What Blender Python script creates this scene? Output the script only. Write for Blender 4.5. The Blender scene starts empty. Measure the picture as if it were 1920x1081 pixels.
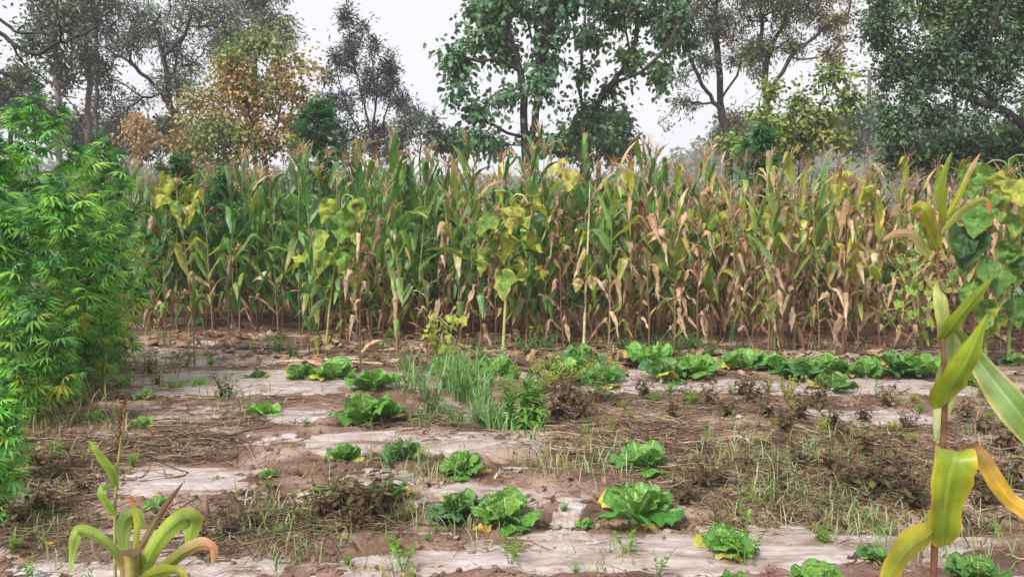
import bpy, math, random
import numpy as np
from mathutils import Vector
rng = np.random.default_rng(11)
random.seed(5)
R = math.radians
SC = bpy.context.scene
COL = SC.collection

# ------------------------------------------------------------------ camera, sky, sun, exposure
CAM_H, PITCH, FPX = 1.6, math.atan(110.5/1450), 1450.0
cam = bpy.data.objects.new('camera', bpy.data.cameras.new('camera')); COL.objects.link(cam)
cam.location = (0, 0, CAM_H); cam.rotation_euler = (R(90)-PITCH, 0, 0)
cam.data.sensor_width = 36; cam.data.lens = 36*FPX/1920; cam.data.clip_start = .05; cam.data.clip_end = 3000
SC.camera = cam
W = bpy.data.worlds.new("World"); SC.world = W; W.use_nodes = True
nt = W.node_tree; bg = nt.nodes['Background']
SUN_EL, SUN_AZ = R(48), R(215)
sky = nt.nodes.new('ShaderNodeTexSky'); sky.sky_type = 'NISHITA'; sky.sun_disc = False
sky.sun_elevation = SUN_EL; sky.sun_rotation = SUN_AZ; sky.dust_density = 4
hs = nt.nodes.new('ShaderNodeHueSaturation'); hs.inputs['Saturation'].default_value = .10
nt.links.new(sky.outputs[0], hs.inputs['Color'])
mx = nt.nodes.new('ShaderNodeMixRGB'); mx.inputs[0].default_value = .85      # cloud deck over the clear sky
nt.links.new(hs.outputs[0], mx.inputs[1])
cl = nt.nodes.new('ShaderNodeTexNoise'); cl.inputs['Scale'].default_value = 1.6; cl.inputs['Detail'].default_value = 4
cr = nt.nodes.new('ShaderNodeValToRGB'); cr.color_ramp.elements[0].color = (8.3, 8.4, 9.2, 1); cr.color_ramp.elements[1].color = (10.4, 10.3, 10.7, 1)
nt.links.new(cl.outputs['Fac'], cr.inputs[0]); nt.links.new(cr.outputs[0], mx.inputs[2])
nt.links.new(mx.outputs[0], bg.inputs[0]); bg.inputs[1].default_value = .074
sl = bpy.data.lights.new('sun', 'SUN'); sl.energy = 3.2; sl.angle = R(16); sl.color = (1, .96, .9)
so = bpy.data.objects.new('sun', sl); COL.objects.link(so)
sd = Vector((math.sin(SUN_AZ)*math.cos(SUN_EL), math.cos(SUN_AZ)*math.cos(SUN_EL), math.sin(SUN_EL)))
so.rotation_euler = sd.to_track_quat('Z', 'Y').to_euler()
SC.view_settings.view_transform = 'Standard'; SC.view_settings.look = 'None'
SC.view_settings.gamma = 1; SC.view_settings.exposure = 0.6
SC.cycles.volume_bounces = 2; SC.cycles.max_bounces = 6; SC.cycles.transmission_bounces = 4
SC.cycles.diffuse_bounces = 3; SC.cycles.glossy_bounces = 2

# ------------------------------------------------------------------ helpers
def S(r, g, b):
    f = lambda c: (c/255/12.92) if c/255 <= .04045 else ((c/255+.055)/1.055)**2.4
    return np.array([f(r), f(g), f(b)])
def mix(a, b, t): return a+(b-a)*t
def sstep(a, b, x):
    t = np.clip((x-a)/(b-a), 0, 1); return t*t*(3-2*t)
_tab = np.random.default_rng(3).random((256, 256))
def vn(x, y):
    x = np.asarray(x, float); y = np.asarray(y, float)
    xi = np.floor(x).astype(int); yi = np.floor(y).astype(int); fx = x-xi; fy = y-yi
    fx = fx*fx*(3-2*fx); fy = fy*fy*(3-2*fy)
    g = lambda a, b: _tab[a & 255, b & 255]
    return (g(xi, yi)*(1-fx)+g(xi+1, yi)*fx)*(1-fy)+(g(xi, yi+1)*(1-fx)+g(xi+1, yi+1)*fx)*fy
def fbm(x, y, o=4, s=0.):
    a, t, n = 1., 0., 0.
    for k in range(o):
        t = t+a*(vn(x*2**k+s+17.3*k, y*2**k+s*1.7+5.1*k)*2-1); n += a; a *= .5
    return t/n
def ray(px, py):
    dx, dy = (px-960)/FPX, (540.5-py)/FPX
    return np.array([dx, math.cos(PITCH)+dy*math.sin(PITCH), -math.sin(PITCH)+dy*math.cos(PITCH)])
def at(px, py, D):                      # the point seen at a pixel, D metres ahead
    r = ray(px, py); return np.array([0, 0, CAM_H])+r*(D/r[1])
def gp(px, py):                         # the point of the flat ground seen at a pixel
    r = ray(px, py); t = CAM_H/-r[2]; return np.array([r[0]*t, r[1]*t, 0.])

class G:
    def __init__(s): s.V = []; s.F = []; s.C = []; s.L = []; s.n = 0
    def add(s, V, F, C, L=None):
        V = np.asarray(V, float).reshape(-1, 3); m = len(V)
        C = np.broadcast_to(np.asarray(C, float), (m, 3))
        L = np.zeros((m, 3)) if L is None else np.asarray(L, float).reshape(-1, 3)
        F = np.asarray(F, int)
        if len(F) == 0: return
        s.V.append(V); s.F.append(F+s.n); s.C.append(C); s.L.append(L); s.n += m
    def merge(s, g, M=None, off=(0, 0, 0), tint=1.):
        for V, C, L in zip(g.V, g.C, g.L):
            s.V.append((V if M is None else V@np.asarray(M).T)+np.asarray(off)); s.C.append(C*tint); s.L.append(L)
        for F in g.F: s.F.append(F+s.n)
        s.n += g.n
    def mesh(s, name, mat, smooth=True):
        me = bpy.data.meshes.new(name)
        V = np.concatenate(s.V); C = np.concatenate(s.C); L = np.concatenate(s.L)
        lv = np.concatenate([f.ravel() for f in s.F]); ln = np.concatenate([np.full(len(f), f.shape[1]) for f in s.F])
        st = np.concatenate([[0], np.cumsum(ln)[:-1]])
        me.vertices.add(len(V)); me.vertices.foreach_set('co', V.astype(np.float32).ravel())
        me.loops.add(len(lv)); me.loops.foreach_set('vertex_index', lv.astype(np.int32))
        me.polygons.add(len(ln)); me.polygons.foreach_set('loop_start', st.astype(np.int32)); me.polygons.foreach_set('loop_total', ln.astype(np.int32))
        me.polygons.foreach_set('use_smooth', np.full(len(ln), smooth))
        a = me.attributes.new('lc', 'FLOAT_COLOR', 'POINT'); a.data.foreach_set('color', np.c_[np.clip(C, 0, 1), np.ones(len(C))].astype(np.float32).ravel())
        a = me.attributes.new('luv', 'FLOAT_VECTOR', 'POINT'); a.data.foreach_set('vector', L.astype(np.float32).ravel())
        me.materials.append(mat); me.update(calc_edges=True)
        return me
    def obj(s, name, mat, parent=None, smooth=True):
        o = bpy.data.objects.new(name, s.mesh(name, mat, smooth)); COL.objects.link(o); o.parent = parent
        return o
def tag(o, label=None, cat=None, group=None, kind=None):
    for k, v in (('label', label), ('category', cat), ('group', group), ('kind', kind)):
        if v: o[k] = v
    return o
def thing(name, label, cat, loc=(0, 0, 0), rz=0, group=None, scale=1):
    o = bpy.data.objects.new(name, None); COL.objects.link(o); o.location = [float(v) for v in loc]; o.rotation_euler = (0, 0, rz)
    o.scale = (scale,)*3 if not hasattr(scale, '__len__') else scale
    o.empty_display_size = .1
    return tag(o, label, cat, group)
def copy_tree(o, loc, rz, label, group=None, scale=1, tilt=(0, 0), parent=None):
    c = o.copy(); COL.objects.link(c)
    if parent is None:
        c.location = [float(v) for v in loc]; c.rotation_euler = (tilt[0], tilt[1], rz); c.scale = (scale,)*3 if not hasattr(scale, '__len__') else scale
        c['label'] = label
        if group: c['group'] = group
    else: c.parent = parent
    for ch in [k for k in KIDS.get(o.name, [])]:
        copy_tree(ch, None, None, None, parent=c)
    return c
KIDS = {}
def index_kids(*roots):
    for r in roots: KIDS[r.name] = [o for o in COL.objects if o.parent == r]
class Proto:                              # first placement moves the built thing itself, later ones copy it
    def __init__(s, root): s.root = root; s.used = False; KIDS[root.name] = list(PARTS.pop(root.name, []))
    def place(s, loc, rz, label, group=None, scale=1, tilt=(0, 0)):
        if s.used: return copy_tree(s.root, loc, rz, label, group, scale, tilt)
        s.used = True; o = s.root
        o.location = [float(v) for v in loc]; o.rotation_euler = (tilt[0], tilt[1], rz); o.scale = (scale,)*3 if not hasattr(scale, '__len__') else scale
        o['label'] = label
        if group: o['group'] = group
        return o
PARTS = {}
def part(g, name, mat, root, smooth=True):
    if g.n == 0: return None
    o = g.obj(name, mat, root, smooth); PARTS.setdefault(root.name, []).append(o); return o

def ribbon(P, Sd, Wd, m=5, fold=.25, wav=0., wfreq=5., seed=0., crumple=0., bowl=0.):
    P = np.asarray(P, float); n = len(P)
    T = np.gradient(P, axis=0); T /= np.linalg.norm(T, axis=1)[:, None]+1e-9
    Sd = np.broadcast_to(np.asarray(Sd, float), (n, 3)); Sd = Sd-(Sd*T).sum(1)[:, None]*T; Sd = Sd/(np.linalg.norm(Sd, axis=1)[:, None]+1e-9)
    N = np.cross(Sd, T); u = np.linspace(-1, 1, m); s = np.linspace(0, 1, n)
    Wd = np.broadcast_to(np.asarray(Wd, float), (n,))
    U, SS = np.meshgrid(u, s)
    off = fold*np.abs(U)*Wd[:, None]-bowl*U**2*Wd[:, None]
    if wav: off = off+wav*Wd[:, None]*np.abs(U)**2*np.sin(SS*wfreq*6.28+seed*7+np.where(U > 0, 0, 2.1))
    if crumple: off = off+crumple*Wd[:, None]*(vn(SS*9+seed*13, U*1.7+seed*5)*2-1)*1.6
    V = P[:, None, :]+Sd[:, None, :]*(U*Wd[:, None]*(1-.25*abs(crumple)*np.abs(U)))[..., None]+N[:, None, :]*off[..., None]
    i = np.arange(n-1)[:, None]*m+np.arange(m-1)[None]
    F = np.stack([i, i+1, i+m+1, i+m], -1).reshape(-1, 4)
    L = np.stack([U, SS, np.full_like(U, seed % 1)], -1).reshape(-1, 3)
    return V.reshape(-1, 3), F, U.ravel(), SS.ravel(), L
def tube(P, r, k=6, cap=True):
    P = np.asarray(P, float); n = len(P); r = np.broadcast_to(np.asarray(r, float), (n,))
    T = np.gradient(P, axis=0); T /= np.linalg.norm(T, axis=1)[:, None]+1e-9
    ref = np.array([.31, .95, .05]); A = np.cross(T, ref); A /= np.linalg.norm(A, axis=1)[:, None]+1e-9; B = np.cross(T, A)
    a = np.arange(k)/k*6.2832
    V = P[:, None]+(A[:, None]*np.cos(a)[None, :, None]+B[:, None]*np.sin(a)[None, :, None])*r[:, None, None]
    i = np.arange(n-1)[:, None]*k; j = np.arange(k)[None]; jn = (np.arange(k)+1)[None] % k
    F = np.stack([i+j, i+jn, i+k+jn, i+k+j], -1).reshape(-1, 4)
    V = V.reshape(-1, 3)
    L = np.stack(np.broadcast_arrays(a[None]/6.28, np.linspace(0, 1, n)[:, None], 0.5), -1).reshape(-1, 3)
    return V, F, L
def addtube(g, P, r, c, k=6):
    V, F, L = tube(P, r, k); 
    if np.ndim(c) == 2: c = np.repeat(c, k, 0)
    g.add(V, F, c, L)
    for e in (0, len(P)-1):
        g.add(V[e*k:(e+1)*k], np.arange(k)[None, ::(1 if e else -1)], c if np.ndim(c) == 1 else c[e*k:(e+1)*k])
def spline(pts, n):
    pts = np.asarray(pts, float); m = len(pts); t = np.linspace(0, m-1, n); out = np.zeros((n, 3))
    for q, tt in enumerate(t):
        i = min(int(tt), m-2); f = tt-i
        p0, p1, p2, p3 = pts[max(i-1, 0)], pts[i], pts[i+1], pts[min(i+2, m-1)]
        out[q] = .5*((2*p1)+(-p0+p2)*f+(2*p0-5*p1+4*p2-p3)*f*f+(-p0+3*p1-3*p2+p3)*f**3)
    return out
def arc(base, az, th, L, wander=0.):
    """walk from base: th = angle from the vertical at each step"""
    th = np.asarray(th, float); n = len(th); a = az+wander*np.linspace(0, 1, n)**1.5
    d = np.stack([np.sin(th)*np.cos(a), np.sin(th)*np.sin(a), np.cos(th)], 1)*(L/(n-1))
    P = np.zeros((n, 3)); P[0] = base; P[1:] = base+np.cumsum(d[:-1], 0)
    side = np.stack([-np.sin(a), np.cos(a), np.zeros(n)], 1)
    return P, side, d/np.linalg.norm(d, axis=1)[:, None]
def rotabout(v, ax, ang):
    c, s = np.cos(ang)[:, None], np.sin(ang)[:, None]
    return v*c+np.cross(ax, v)*s+ax*((ax*v).sum(1)[:, None])*(1-c)
def frames(d, roll=None):
    d = d/(np.linalg.norm(d, axis=1)[:, None]+1e-9); up = np.tile([0, 0, 1.], (len(d), 1))
    x = np.cross(d, up); bad = np.linalg.norm(x, axis=1) < 1e-3; x[bad] = [1, 0, 0]; x /= np.linalg.norm(x, axis=1)[:, None]
    z = np.cross(x, d)
    if roll is not None:
        c, s = np.cos(roll)[:, None], np.sin(roll)[:, None]; x, z = x*c+z*s, z*c-x*s
    return np.stack([x, d, z], -1)      # columns = local x, y, z
def scatter(g, TV, TF, pos, M, sc, cols, tl=None, cvar=None):
    n, k = len(pos), len(TV)
    sc = np.asarray(sc, float).reshape(n, -1, 1) if np.ndim(sc) > 1 else np.asarray(sc, float).reshape(n, 1, 1)
    V = np.einsum('nij,kj->nki', M, TV)*1.0
    V = V*sc+pos[:, None]
    F = (TF[None]+np.arange(n)[:, None, None]*k).reshape(-1, TF.shape[1])
    C = np.repeat(cols[:, None], k, 1)
    if cvar is not None: C = C*cvar[None, :, None]
    L = np.zeros((n, k, 3)) if tl is None else np.broadcast_to(tl, (n, k, 3)).copy(); L[..., 2] = rng.random(n)[:, None]
    g.add(V.reshape(-1, 3), F, C.reshape(-1, 3), L.reshape(-1, 3))

# ------------------------------------------------------------------ materials
def newmat(name):
    m = bpy.data.materials.new(name); m.use_nodes = True; t = m.node_tree
    return m, t, t.nodes, t.links, t.nodes['Principled BSDF'], t.nodes['Material Output']
def leafmat(name, rough=.45, transl=.28, vein=None, nscale=18., spec=.5, blotch=.25, bump=.15):
    m, t, N, Lk, P, O = newmat(name)
    a = N.new('ShaderNodeAttribute'); a.attribute_name = 'lc'
    tc = N.new('ShaderNodeTexCoord'); no = N.new('ShaderNodeTexNoise'); no.inputs['Scale'].default_value = nscale; no.inputs['Detail'].default_value = 5
    Lk.new(tc.outputs['Object'], no.inputs['Vector'])
    mr = N.new('ShaderNodeMapRange'); mr.inputs[1].default_value = .3; mr.inputs[2].default_value = .7; mr.inputs[3].default_value = 1-blotch; mr.inputs[4].default_value = 1+blotch
    Lk.new(no.outputs['Fac'], mr.inputs[0])
    oi = N.new('ShaderNodeObjectInfo'); mo = N.new('ShaderNodeMapRange'); mo.inputs[3].default_value = .88; mo.inputs[4].default_value = 1.12; Lk.new(oi.outputs['Random'], mo.inputs[0])
    mm = N.new('ShaderNodeMath'); mm.operation = 'MULTIPLY'; Lk.new(mr.outputs[0], mm.inputs[0]); Lk.new(mo.outputs[0], mm.inputs[1])
    mu = N.new('ShaderNodeVectorMath'); mu.operation = 'SCALE'; Lk.new(a.outputs['Color'], mu.inputs[0]); Lk.new(mm.outputs[0], mu.inputs['Scale'])
    col = mu.outputs[0]; hsock = no.outputs['Fac']
    if vein:
        l = N.new('ShaderNodeAttribute'); l.attribute_name = 'luv'; sp = N.new('ShaderNodeSeparateXYZ'); Lk.new(l.outputs['Vector'], sp.inputs[0])
        ab = N.new('ShaderNodeMath'); ab.operation = 'ABSOLUTE'; Lk.new(sp.outputs[0], ab.inputs[0])
        mid = N.new('ShaderNodeMapRange'); mid.inputs[1].default_value = .06; mid.inputs[2].default_value = .14; mid.inputs[3].default_value = 1; mid.inputs[4].default_value = 0; Lk.new(ab.outputs[0], mid.inputs[0])
        w = N.new('ShaderNodeMath'); w.operation = 'MULTIPLY'; w.inputs[1].default_value = 60 if vein == 'corn' else 9
        if vein == 'corn': Lk.new(sp.outputs[0], w.inputs[0])
        else:
            sb = N.new('ShaderNodeMath'); sb.operation = 'MULTIPLY_ADD'; sb.inputs[1].default_value = -.6; Lk.new(ab.outputs[0], sb.inputs[0]); Lk.new(sp.outputs[1], sb.inputs[2]); Lk.new(sb.outputs[0], w.inputs[0]); w.inputs[1].default_value = 45
        si = N.new('ShaderNodeMath'); si.operation = 'SINE'; Lk.new(w.outputs[0], si.inputs[0])
        sm = N.new('ShaderNodeMapRange'); sm.inputs[1].default_value = -.2 if vein == 'corn' else .75; sm.inputs[2].default_value = 1; sm.inputs[3].default_value = 0; sm.inputs[4].default_value = .22 if vein == 'corn' else .35; Lk.new(si.outputs[0], sm.inputs[0])
        mxx = N.new('ShaderNodeMath'); mxx.operation = 'MAXIMUM'; Lk.new(sm.outputs[0], mxx.inputs[0])
        m2 = N.new('ShaderNodeMath'); m2.operation = 'MULTIPLY'; m2.inputs[1].default_value = .55; Lk.new(mid.outputs[0], m2.inputs[0]); Lk.new(m2.outputs[0], mxx.inputs[1])
        pal = N.new('ShaderNodeVectorMath'); pal.operation = 'MULTIPLY_ADD'; pal.inputs[1].default_value = (1.25, 1.2, 1.3); pal.inputs[2].default_value = (.09, .10, .05); Lk.new(col, pal.inputs[0])
        mc = N.new('ShaderNodeMixRGB'); Lk.new(mxx.outputs[0], mc.inputs[0]); Lk.new(col, mc.inputs[1]); Lk.new(pal.outputs[0], mc.inputs[2]); col = mc.outputs[0]
        ns = N.new('ShaderNodeTexNoise'); ns.inputs['Scale'].default_value = 85 if vein == 'corn' else 60; ns.inputs['Detail'].default_value = 3; Lk.new(tc.outputs['Object'], ns.inputs['Vector'])
        sr = N.new('ShaderNodeMapRange'); sr.inputs[1].default_value = .63; sr.inputs[2].default_value = .70; sr.inputs[4].default_value = .35; Lk.new(ns.outputs['Fac'], sr.inputs[0])
        sx = N.new('ShaderNodeMixRGB'); Lk.new(sr.outputs[0], sx.inputs[0]); Lk.new(col, sx.inputs[1]); sx.inputs[2].default_value = (.16, .10, .045, 1); col = sx.outputs[0]
        ad = N.new('ShaderNodeMath'); ad.operation = 'SUBTRACT'; Lk.new(no.outputs['Fac'], ad.inputs[0]); Lk.new(mxx.outputs[0], ad.inputs[1]); hsock = ad.outputs[0]
    P.inputs['Roughness'].default_value = rough; P.inputs['Specular IOR Level'].default_value = spec
    Lk.new(col, P.inputs['Base Color'])
    b = N.new('ShaderNodeBump'); b.inputs['Strength'].default_value = bump*2; b.inputs['Distance'].default_value = .004; Lk.new(hsock, b.inputs['Height']); Lk.new(b.outputs[0], P.inputs['Normal'])
    if transl:
        tr = N.new('ShaderNodeBsdfTranslucent'); tv = N.new('ShaderNodeVectorMath'); tv.operation = 'MULTIPLY'; tv.inputs[1].default_value = (1.5, 1.55, .9)
        Lk.new(col, tv.inputs[0]); Lk.new(tv.outputs[0], tr.inputs[0])
        ms = N.new('ShaderNodeMixShader'); ms.inputs[0].default_value = transl; Lk.new(P.outputs[0], ms.inputs[1]); Lk.new(tr.outputs[0], ms.inputs[2]); Lk.new(ms.outputs[0], O.inputs[0])
    return m
M_corn = leafmat('maize_leaf', .4, .3, 'corn', 14, .6, .32)
M_husk = leafmat('dry_husk', .7, .1, 'corn', 22, .2, .35)
M_stalk = leafmat('maize_stalk', .5, 0, None, 30, .3, .35)
M_tas = leafmat('tassel', .8, .15, None, 30, .1, .3)
M_broad = leafmat('broad_leaf', .6, .3, 'net', 22, .25, .35, .5)
M_cab = leafmat('cabbage_leaf', .36, .2, 'net', 60, .55, .3, .9)
M_tree = leafmat('tree_leaf', .5, .22, None, 3, .4, .3, .05)
M_hemp = leafmat('hemp_leaf', .5, .5, None, 12, .4, .3, .05)
M_grass = leafmat('grass_blade', .5, .2, None, 12, .3, .25, .05)
M_straw = leafmat('straw', .8, .05, None, 25, .15, .35, .1)
def barkmat(name, c1, c2):
    m, t, N, Lk, P, O = newmat(name)
    tc = N.new('ShaderNodeTexCoord'); mp = N.new('ShaderNodeMapping'); mp.inputs['Scale'].default_value = (1, 1, .25)
    Lk.new(tc.outputs['Object'], mp.inputs[0]); no = N.new('ShaderNodeTexNoise'); no.inputs['Scale'].default_value = 22; no.inputs['Detail'].default_value = 7; Lk.new(mp.outputs[0], no.inputs['Vector'])
    cr = N.new('ShaderNodeValToRGB'); cr.color_ramp.elements[0].position = .35; cr.color_ramp.elements[1].position = .68
    cr.color_ramp.elements[0].color = (*c1, 1); cr.color_ramp.elements[1].color = (*c2, 1); Lk.new(no.outputs['Fac'], cr.inputs[0]); Lk.new(cr.outputs[0], P.inputs['Base Color'])
    P.inputs['Roughness'].default_value = .85
    b = N.new('ShaderNodeBump'); b.inputs['Strength'].default_value = .7; b.inputs['Distance'].default_value = .02; Lk.new(no.outputs['Fac'], b.inputs['Height']); Lk.new(b.outputs[0], P.inputs['Normal'])
    return m
M_bark = barkmat('dark_bark', (.018, .013, .014), (.075, .058, .058))
M_bark2 = barkmat('pale_bark', (.07, .055, .05), (.26, .22, .2))

# ------------------------------------------------------------------ ground: one sheet, dense near the camera, out to the horizon
STR = [(3.25, 3.98), (4.12, 5.02), (5.14, 5.92), (6.1, 6.85), (7.15, 8.75), (8.95, 10.1), (10.35, 11.4)]   # film strips (metres ahead)
def low(x, y): return .035*fbm(x*.35, y*.35, 2, 3.)
def bed(x, y):
    b = 0
    yy = y+.10*np.sin(x*.33)
    for a, c in STR: b = b+.05*sstep(a-.12, a+.12, yy)*(1-sstep(c-.12, c+.12, yy))
    return b
OPEN = [(345, 925, 120, 26, 1.), (330, 1000, 150, 30, .9), (560, 790, 70, 13, 1.), (470, 722, 220, 30, .8), (690, 835, 60, 16, 1.), (270, 765, 60, 14, .6), (640, 850, 70, 16, .8),
        (1065, 975, 36, 14, 1.), (1075, 1016, 60, 16, 1.), (1130, 1062, 250, 20, 1.1), (760, 1068, 130, 12, .7), (1500, 1060, 110, 14, .8), (1480, 1005, 90, 28, 1.1), (900, 945, 120, 18, .5), (820, 1010, 150, 12, .6), (560, 1010, 90, 16, .6),
        (1300, 1030, 150, 20, .6), (1100, 705, 300, 10, .5), (1560, 735, 330, 16, .8), (1620, 795, 130, 20, .7), (720, 915, 80, 18, .6), (900, 875, 70, 12, .6), (610, 960, 90, 14, .3), (1400, 660, 560, 16, .7), (400, 670, 200, 22, .8),
        (1830, 760, 90, 20, .7), (1150, 735, 130, 16, .7), (1030, 790, 60, 10, .6), (1850, 900, 70, 20, .5), (1330, 990, 60, 12, .5), (480, 885, 60, 10, .8), (200, 830, 60, 12, .6), (780, 860, 120, 14, .5), (640, 755, 80, 12, .5), (1700, 1030, 150, 20, .5)]
_op = []
for px, py, rx, ry, a in OPEN:
    c = gp(px, py); e = gp(px, py+ry); _op.append((c[0], c[1], rx/FPX*c[1], abs(c[1]-e[1])+.02, a))
def soil_off(x, y):
    s = .0165-.006*sstep(1.5, -2.5, x)+.034*fbm(x*1.1, y*3.2, 4, 9.)+.016*fbm(x*9, y*9, 4, 1.)
    c = 0; x0_, y0_ = x, y
    x = x+.16*fbm(x0_*3, y0_*5, 3, 31.)+.03*fbm(x0_*19, y0_*19, 2, 3.); y = y+.11*fbm(x0_*3+9, y0_*5, 3, 47.)+.02*fbm(x0_*21, y0_*21, 2, 8.)
    for ox, oy, rx, ry, a in _op:
        c = c+a*np.exp(-(((x-ox)/rx)**2+((y-oy)/ry)**2)**2)
    x, y = x0_, y0_; rough = np.clip(1-c, .3, 1)
    s = s*rough-.032*np.clip(c, 0, 1.3)
    return s+(.013*np.abs(fbm(x*24, y*24, 2, 4.))+.011*fbm(x*14, y*26, 3, 14.))*rough
def gz(x, y):
    near = 1-sstep(13, 16, y)
    return low(x, y)+(bed(x, y)+soil_off(x, y))*near*(1-sstep(9, 12, np.abs(x)))
def GP(px, py):
    p = gp(px, py); p[2] = float(low(p[0], p[1])+bed(p[0], p[1])); t = p[2]/CAM_H; p[0] *= 1-t; p[1] *= 1-t; return p
def gridmesh(xs, ys, zf):
    X, Y = np.meshgrid(xs, ys); Z = zf(X, Y); n = len(xs)
    i = np.arange(len(ys)-1)[:, None]*n+np.arange(n-1)[None]
    return np.stack([X, Y, Z], -1).reshape(-1, 3), np.stack([i, i+1, i+n+1, i+n], -1).reshape(-1, 4)
xs = np.concatenate([-np.geomspace(1800, 8.2, 26), np.arange(-8, 8.001, .0165), np.geomspace(8.2, 1800, 26)])
yd = [2.2]
while yd[-1] < 15: yd.append(yd[-1]+.0035*yd[-1])
ys = np.concatenate([[-1500, -300, -60, -20, -8, -3, 0, 1, 1.7], yd, np.geomspace(15.2, 2500, 60)])
V, F = gridmesh(xs, ys, lambda X, Y: gz(X, Y)+np.where(Y > 60, 0, 0))
m, t, N, Lk, P, O = newmat('mud')
tc = N.new('ShaderNodeTexCoord'); n1 = N.new('ShaderNodeTexNoise'); n1.inputs['Scale'].default_value = 3; n1.inputs['Detail'].default_value = 8
n2 = N.new('ShaderNodeTexNoise'); n2.inputs['Scale'].default_value = 55; n2.inputs['Detail'].default_value = 9; n2.inputs['Roughness'].default_value = .7
n3 = N.new('ShaderNodeTexNoise'); n3.inputs['Scale'].default_value = 1.1
for q in (n1, n2, n3): Lk.new(tc.outputs['Object'], q.inputs['Vector'])
cr = N.new('ShaderNodeValToRGB'); cr.color_ramp.elements[0].position = .33; cr.color_ramp.elements[0].color = (*S(80, 57, 46), 1); cr.color_ramp.elements[1].position = .66; cr.color_ramp.elements[1].color = (*S(166, 140, 124), 1)
e = cr.color_ramp.elements.new(.5); e.color = (*S(124, 94, 79), 1)
Lk.new(n1.outputs['Fac'], cr.inputs[0])
mm = N.new('ShaderNodeMapRange'); mm.inputs[1].default_value = .3; mm.inputs[2].default_value = .7; mm.inputs[3].default_value = .5; mm.inputs[4].default_value = 1.35; Lk.new(n2.outputs['Fac'], mm.inputs[0])
mu = N.new('ShaderNodeVectorMath'); mu.operation = 'SCALE'; Lk.new(cr.outputs[0], mu.inputs[0]); Lk.new(mm.outputs[0], mu.inputs['Scale']); Lk.new(mu.outputs[0], P.inputs['Base Color'])
rr = N.new('ShaderNodeMapRange'); rr.inputs[1].default_value = .4; rr.inputs[2].default_value = .6; rr.inputs[3].default_value = .5; rr.inputs[4].default_value = .9; Lk.new(n3.outputs['Fac'], rr.inputs[0]); Lk.new(rr.outputs[0], P.inputs['Roughness'])
b = N.new('ShaderNodeBump'); b.inputs['Strength'].default_value = .8; b.inputs['Distance'].default_value = .012; Lk.new(n2.outputs['Fac'], b.inputs['Height']); Lk.new(b.outputs[0], P.inputs['Normal'])
M_mud = m
g = G(); g.add(V, F, (.3, .2, .15)); tag(g.obj('ground', M_mud), kind='structure')

# muddy plastic mulch film over the beds: each strip one sheet, the soil lies over parts of it
m, t, N, Lk, P, O = newmat('mulch_film')
tc = N.new('ShaderNodeTexCoord'); n1 = N.new('ShaderNodeTexNoise'); n1.inputs['Scale'].default_value = 3.4; n1.inputs['Detail'].default_value = 12; n1.inputs['Roughness'].default_value = .68; n1.inputs['Distortion'].default_value = .25
mp = N.new('ShaderNodeMapping'); mp.inputs['Scale'].default_value = (1, 2.4, 1); Lk.new(tc.outputs['Object'], mp.inputs[0]); Lk.new(mp.outputs[0], n1.inputs['Vector'])
cr = N.new('ShaderNodeValToRGB'); cr.color_ramp.elements[0].position = .36; cr.color_ramp.elements[0].color = (*S(120, 96, 84), 1); cr.color_ramp.elements[1].position = .66; cr.color_ramp.elements[1].color = (*S(194, 186, 186), 1)
e = cr.color_ramp.elements.new(.47); e.color = (*S(160, 143, 135), 1)
Lk.new(n1.outputs['Fac'], cr.inputs[0]); Lk.new(cr.outputs[0], P.inputs['Base Color']); 
rr = N.new('ShaderNodeMapRange'); rr.inputs[1].default_value = .38; rr.inputs[2].default_value = .6; rr.inputs[3].default_value = .75; rr.inputs[4].default_value = .34; Lk.new(n1.outputs['Fac'], rr.inputs[0]); Lk.new(rr.outputs[0], P.inputs['Roughness'])
mp2 = N.new('ShaderNodeMapping'); mp2.inputs['Scale'].default_value = (8, 22, 8); mp2.inputs['Rotation'].default_value = (0, 0, .12); Lk.new(tc.outputs['Object'], mp2.inputs[0])
n2 = N.new('ShaderNodeTexNoise'); n2.inputs['Scale'].default_value = 1.4; n2.inputs['Detail'].default_value = 8; n2.inputs['Distortion'].default_value = .5; Lk.new(mp2.outputs[0], n2.inputs['Vector'])
b = N.new('ShaderNodeBump'); b.inputs['Strength'].default_value = .75; b.inputs['Distance'].default_value = .016; Lk.new(n2.outputs['Fac'], b.inputs['Height']); Lk.new(b.outputs[0], P.inputs['Normal'])
M_film = m
WHERE = ['nearest the camera, along the bottom of the photo', 'on the second bed, with the big cabbages standing on it', 'on the third bed, under the small cabbages', 'on the fourth bed, beside the lone wide cabbage', 'on the wide fifth bed, in front of the cabbage row', 'on the bed where the first maize plants stand', 'farthest back, on the bed under the maize field']
for k, (a, c) in enumerate(STR):
    fx = np.arange(-8, 8.01, .018 if k < 4 else .035); fy = np.linspace(a, c, 60)
    def zf(X, Y, a=a, c=c):
        v = (Y-a)/(c-a)*2-1; ed = np.abs(v)
        w = .012*fbm(X*5+2*fbm(X, Y, 2, 7.), Y*16, 4, 21.+a)-.005*np.abs(fbm(X*7+1.5*fbm(X*2, Y*2, 2, 5.), Y*19, 3, 2.))
        return low(X, Y)+bed(X, Y)+.009+w-.05*ed**6
    V, F = gridmesh(fx, fy, zf); V[:, 1] += -.10*np.sin(V[:, 0]*.33)*0
    g = G(); g.add(V, F, (.6, .55, .55)); tag(g.obj('mulch_film', M_film), 'mud-smeared clear plastic mulch film '+WHERE[k], 'plastic film', 'strips of plastic mulch film on the beds')
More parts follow.
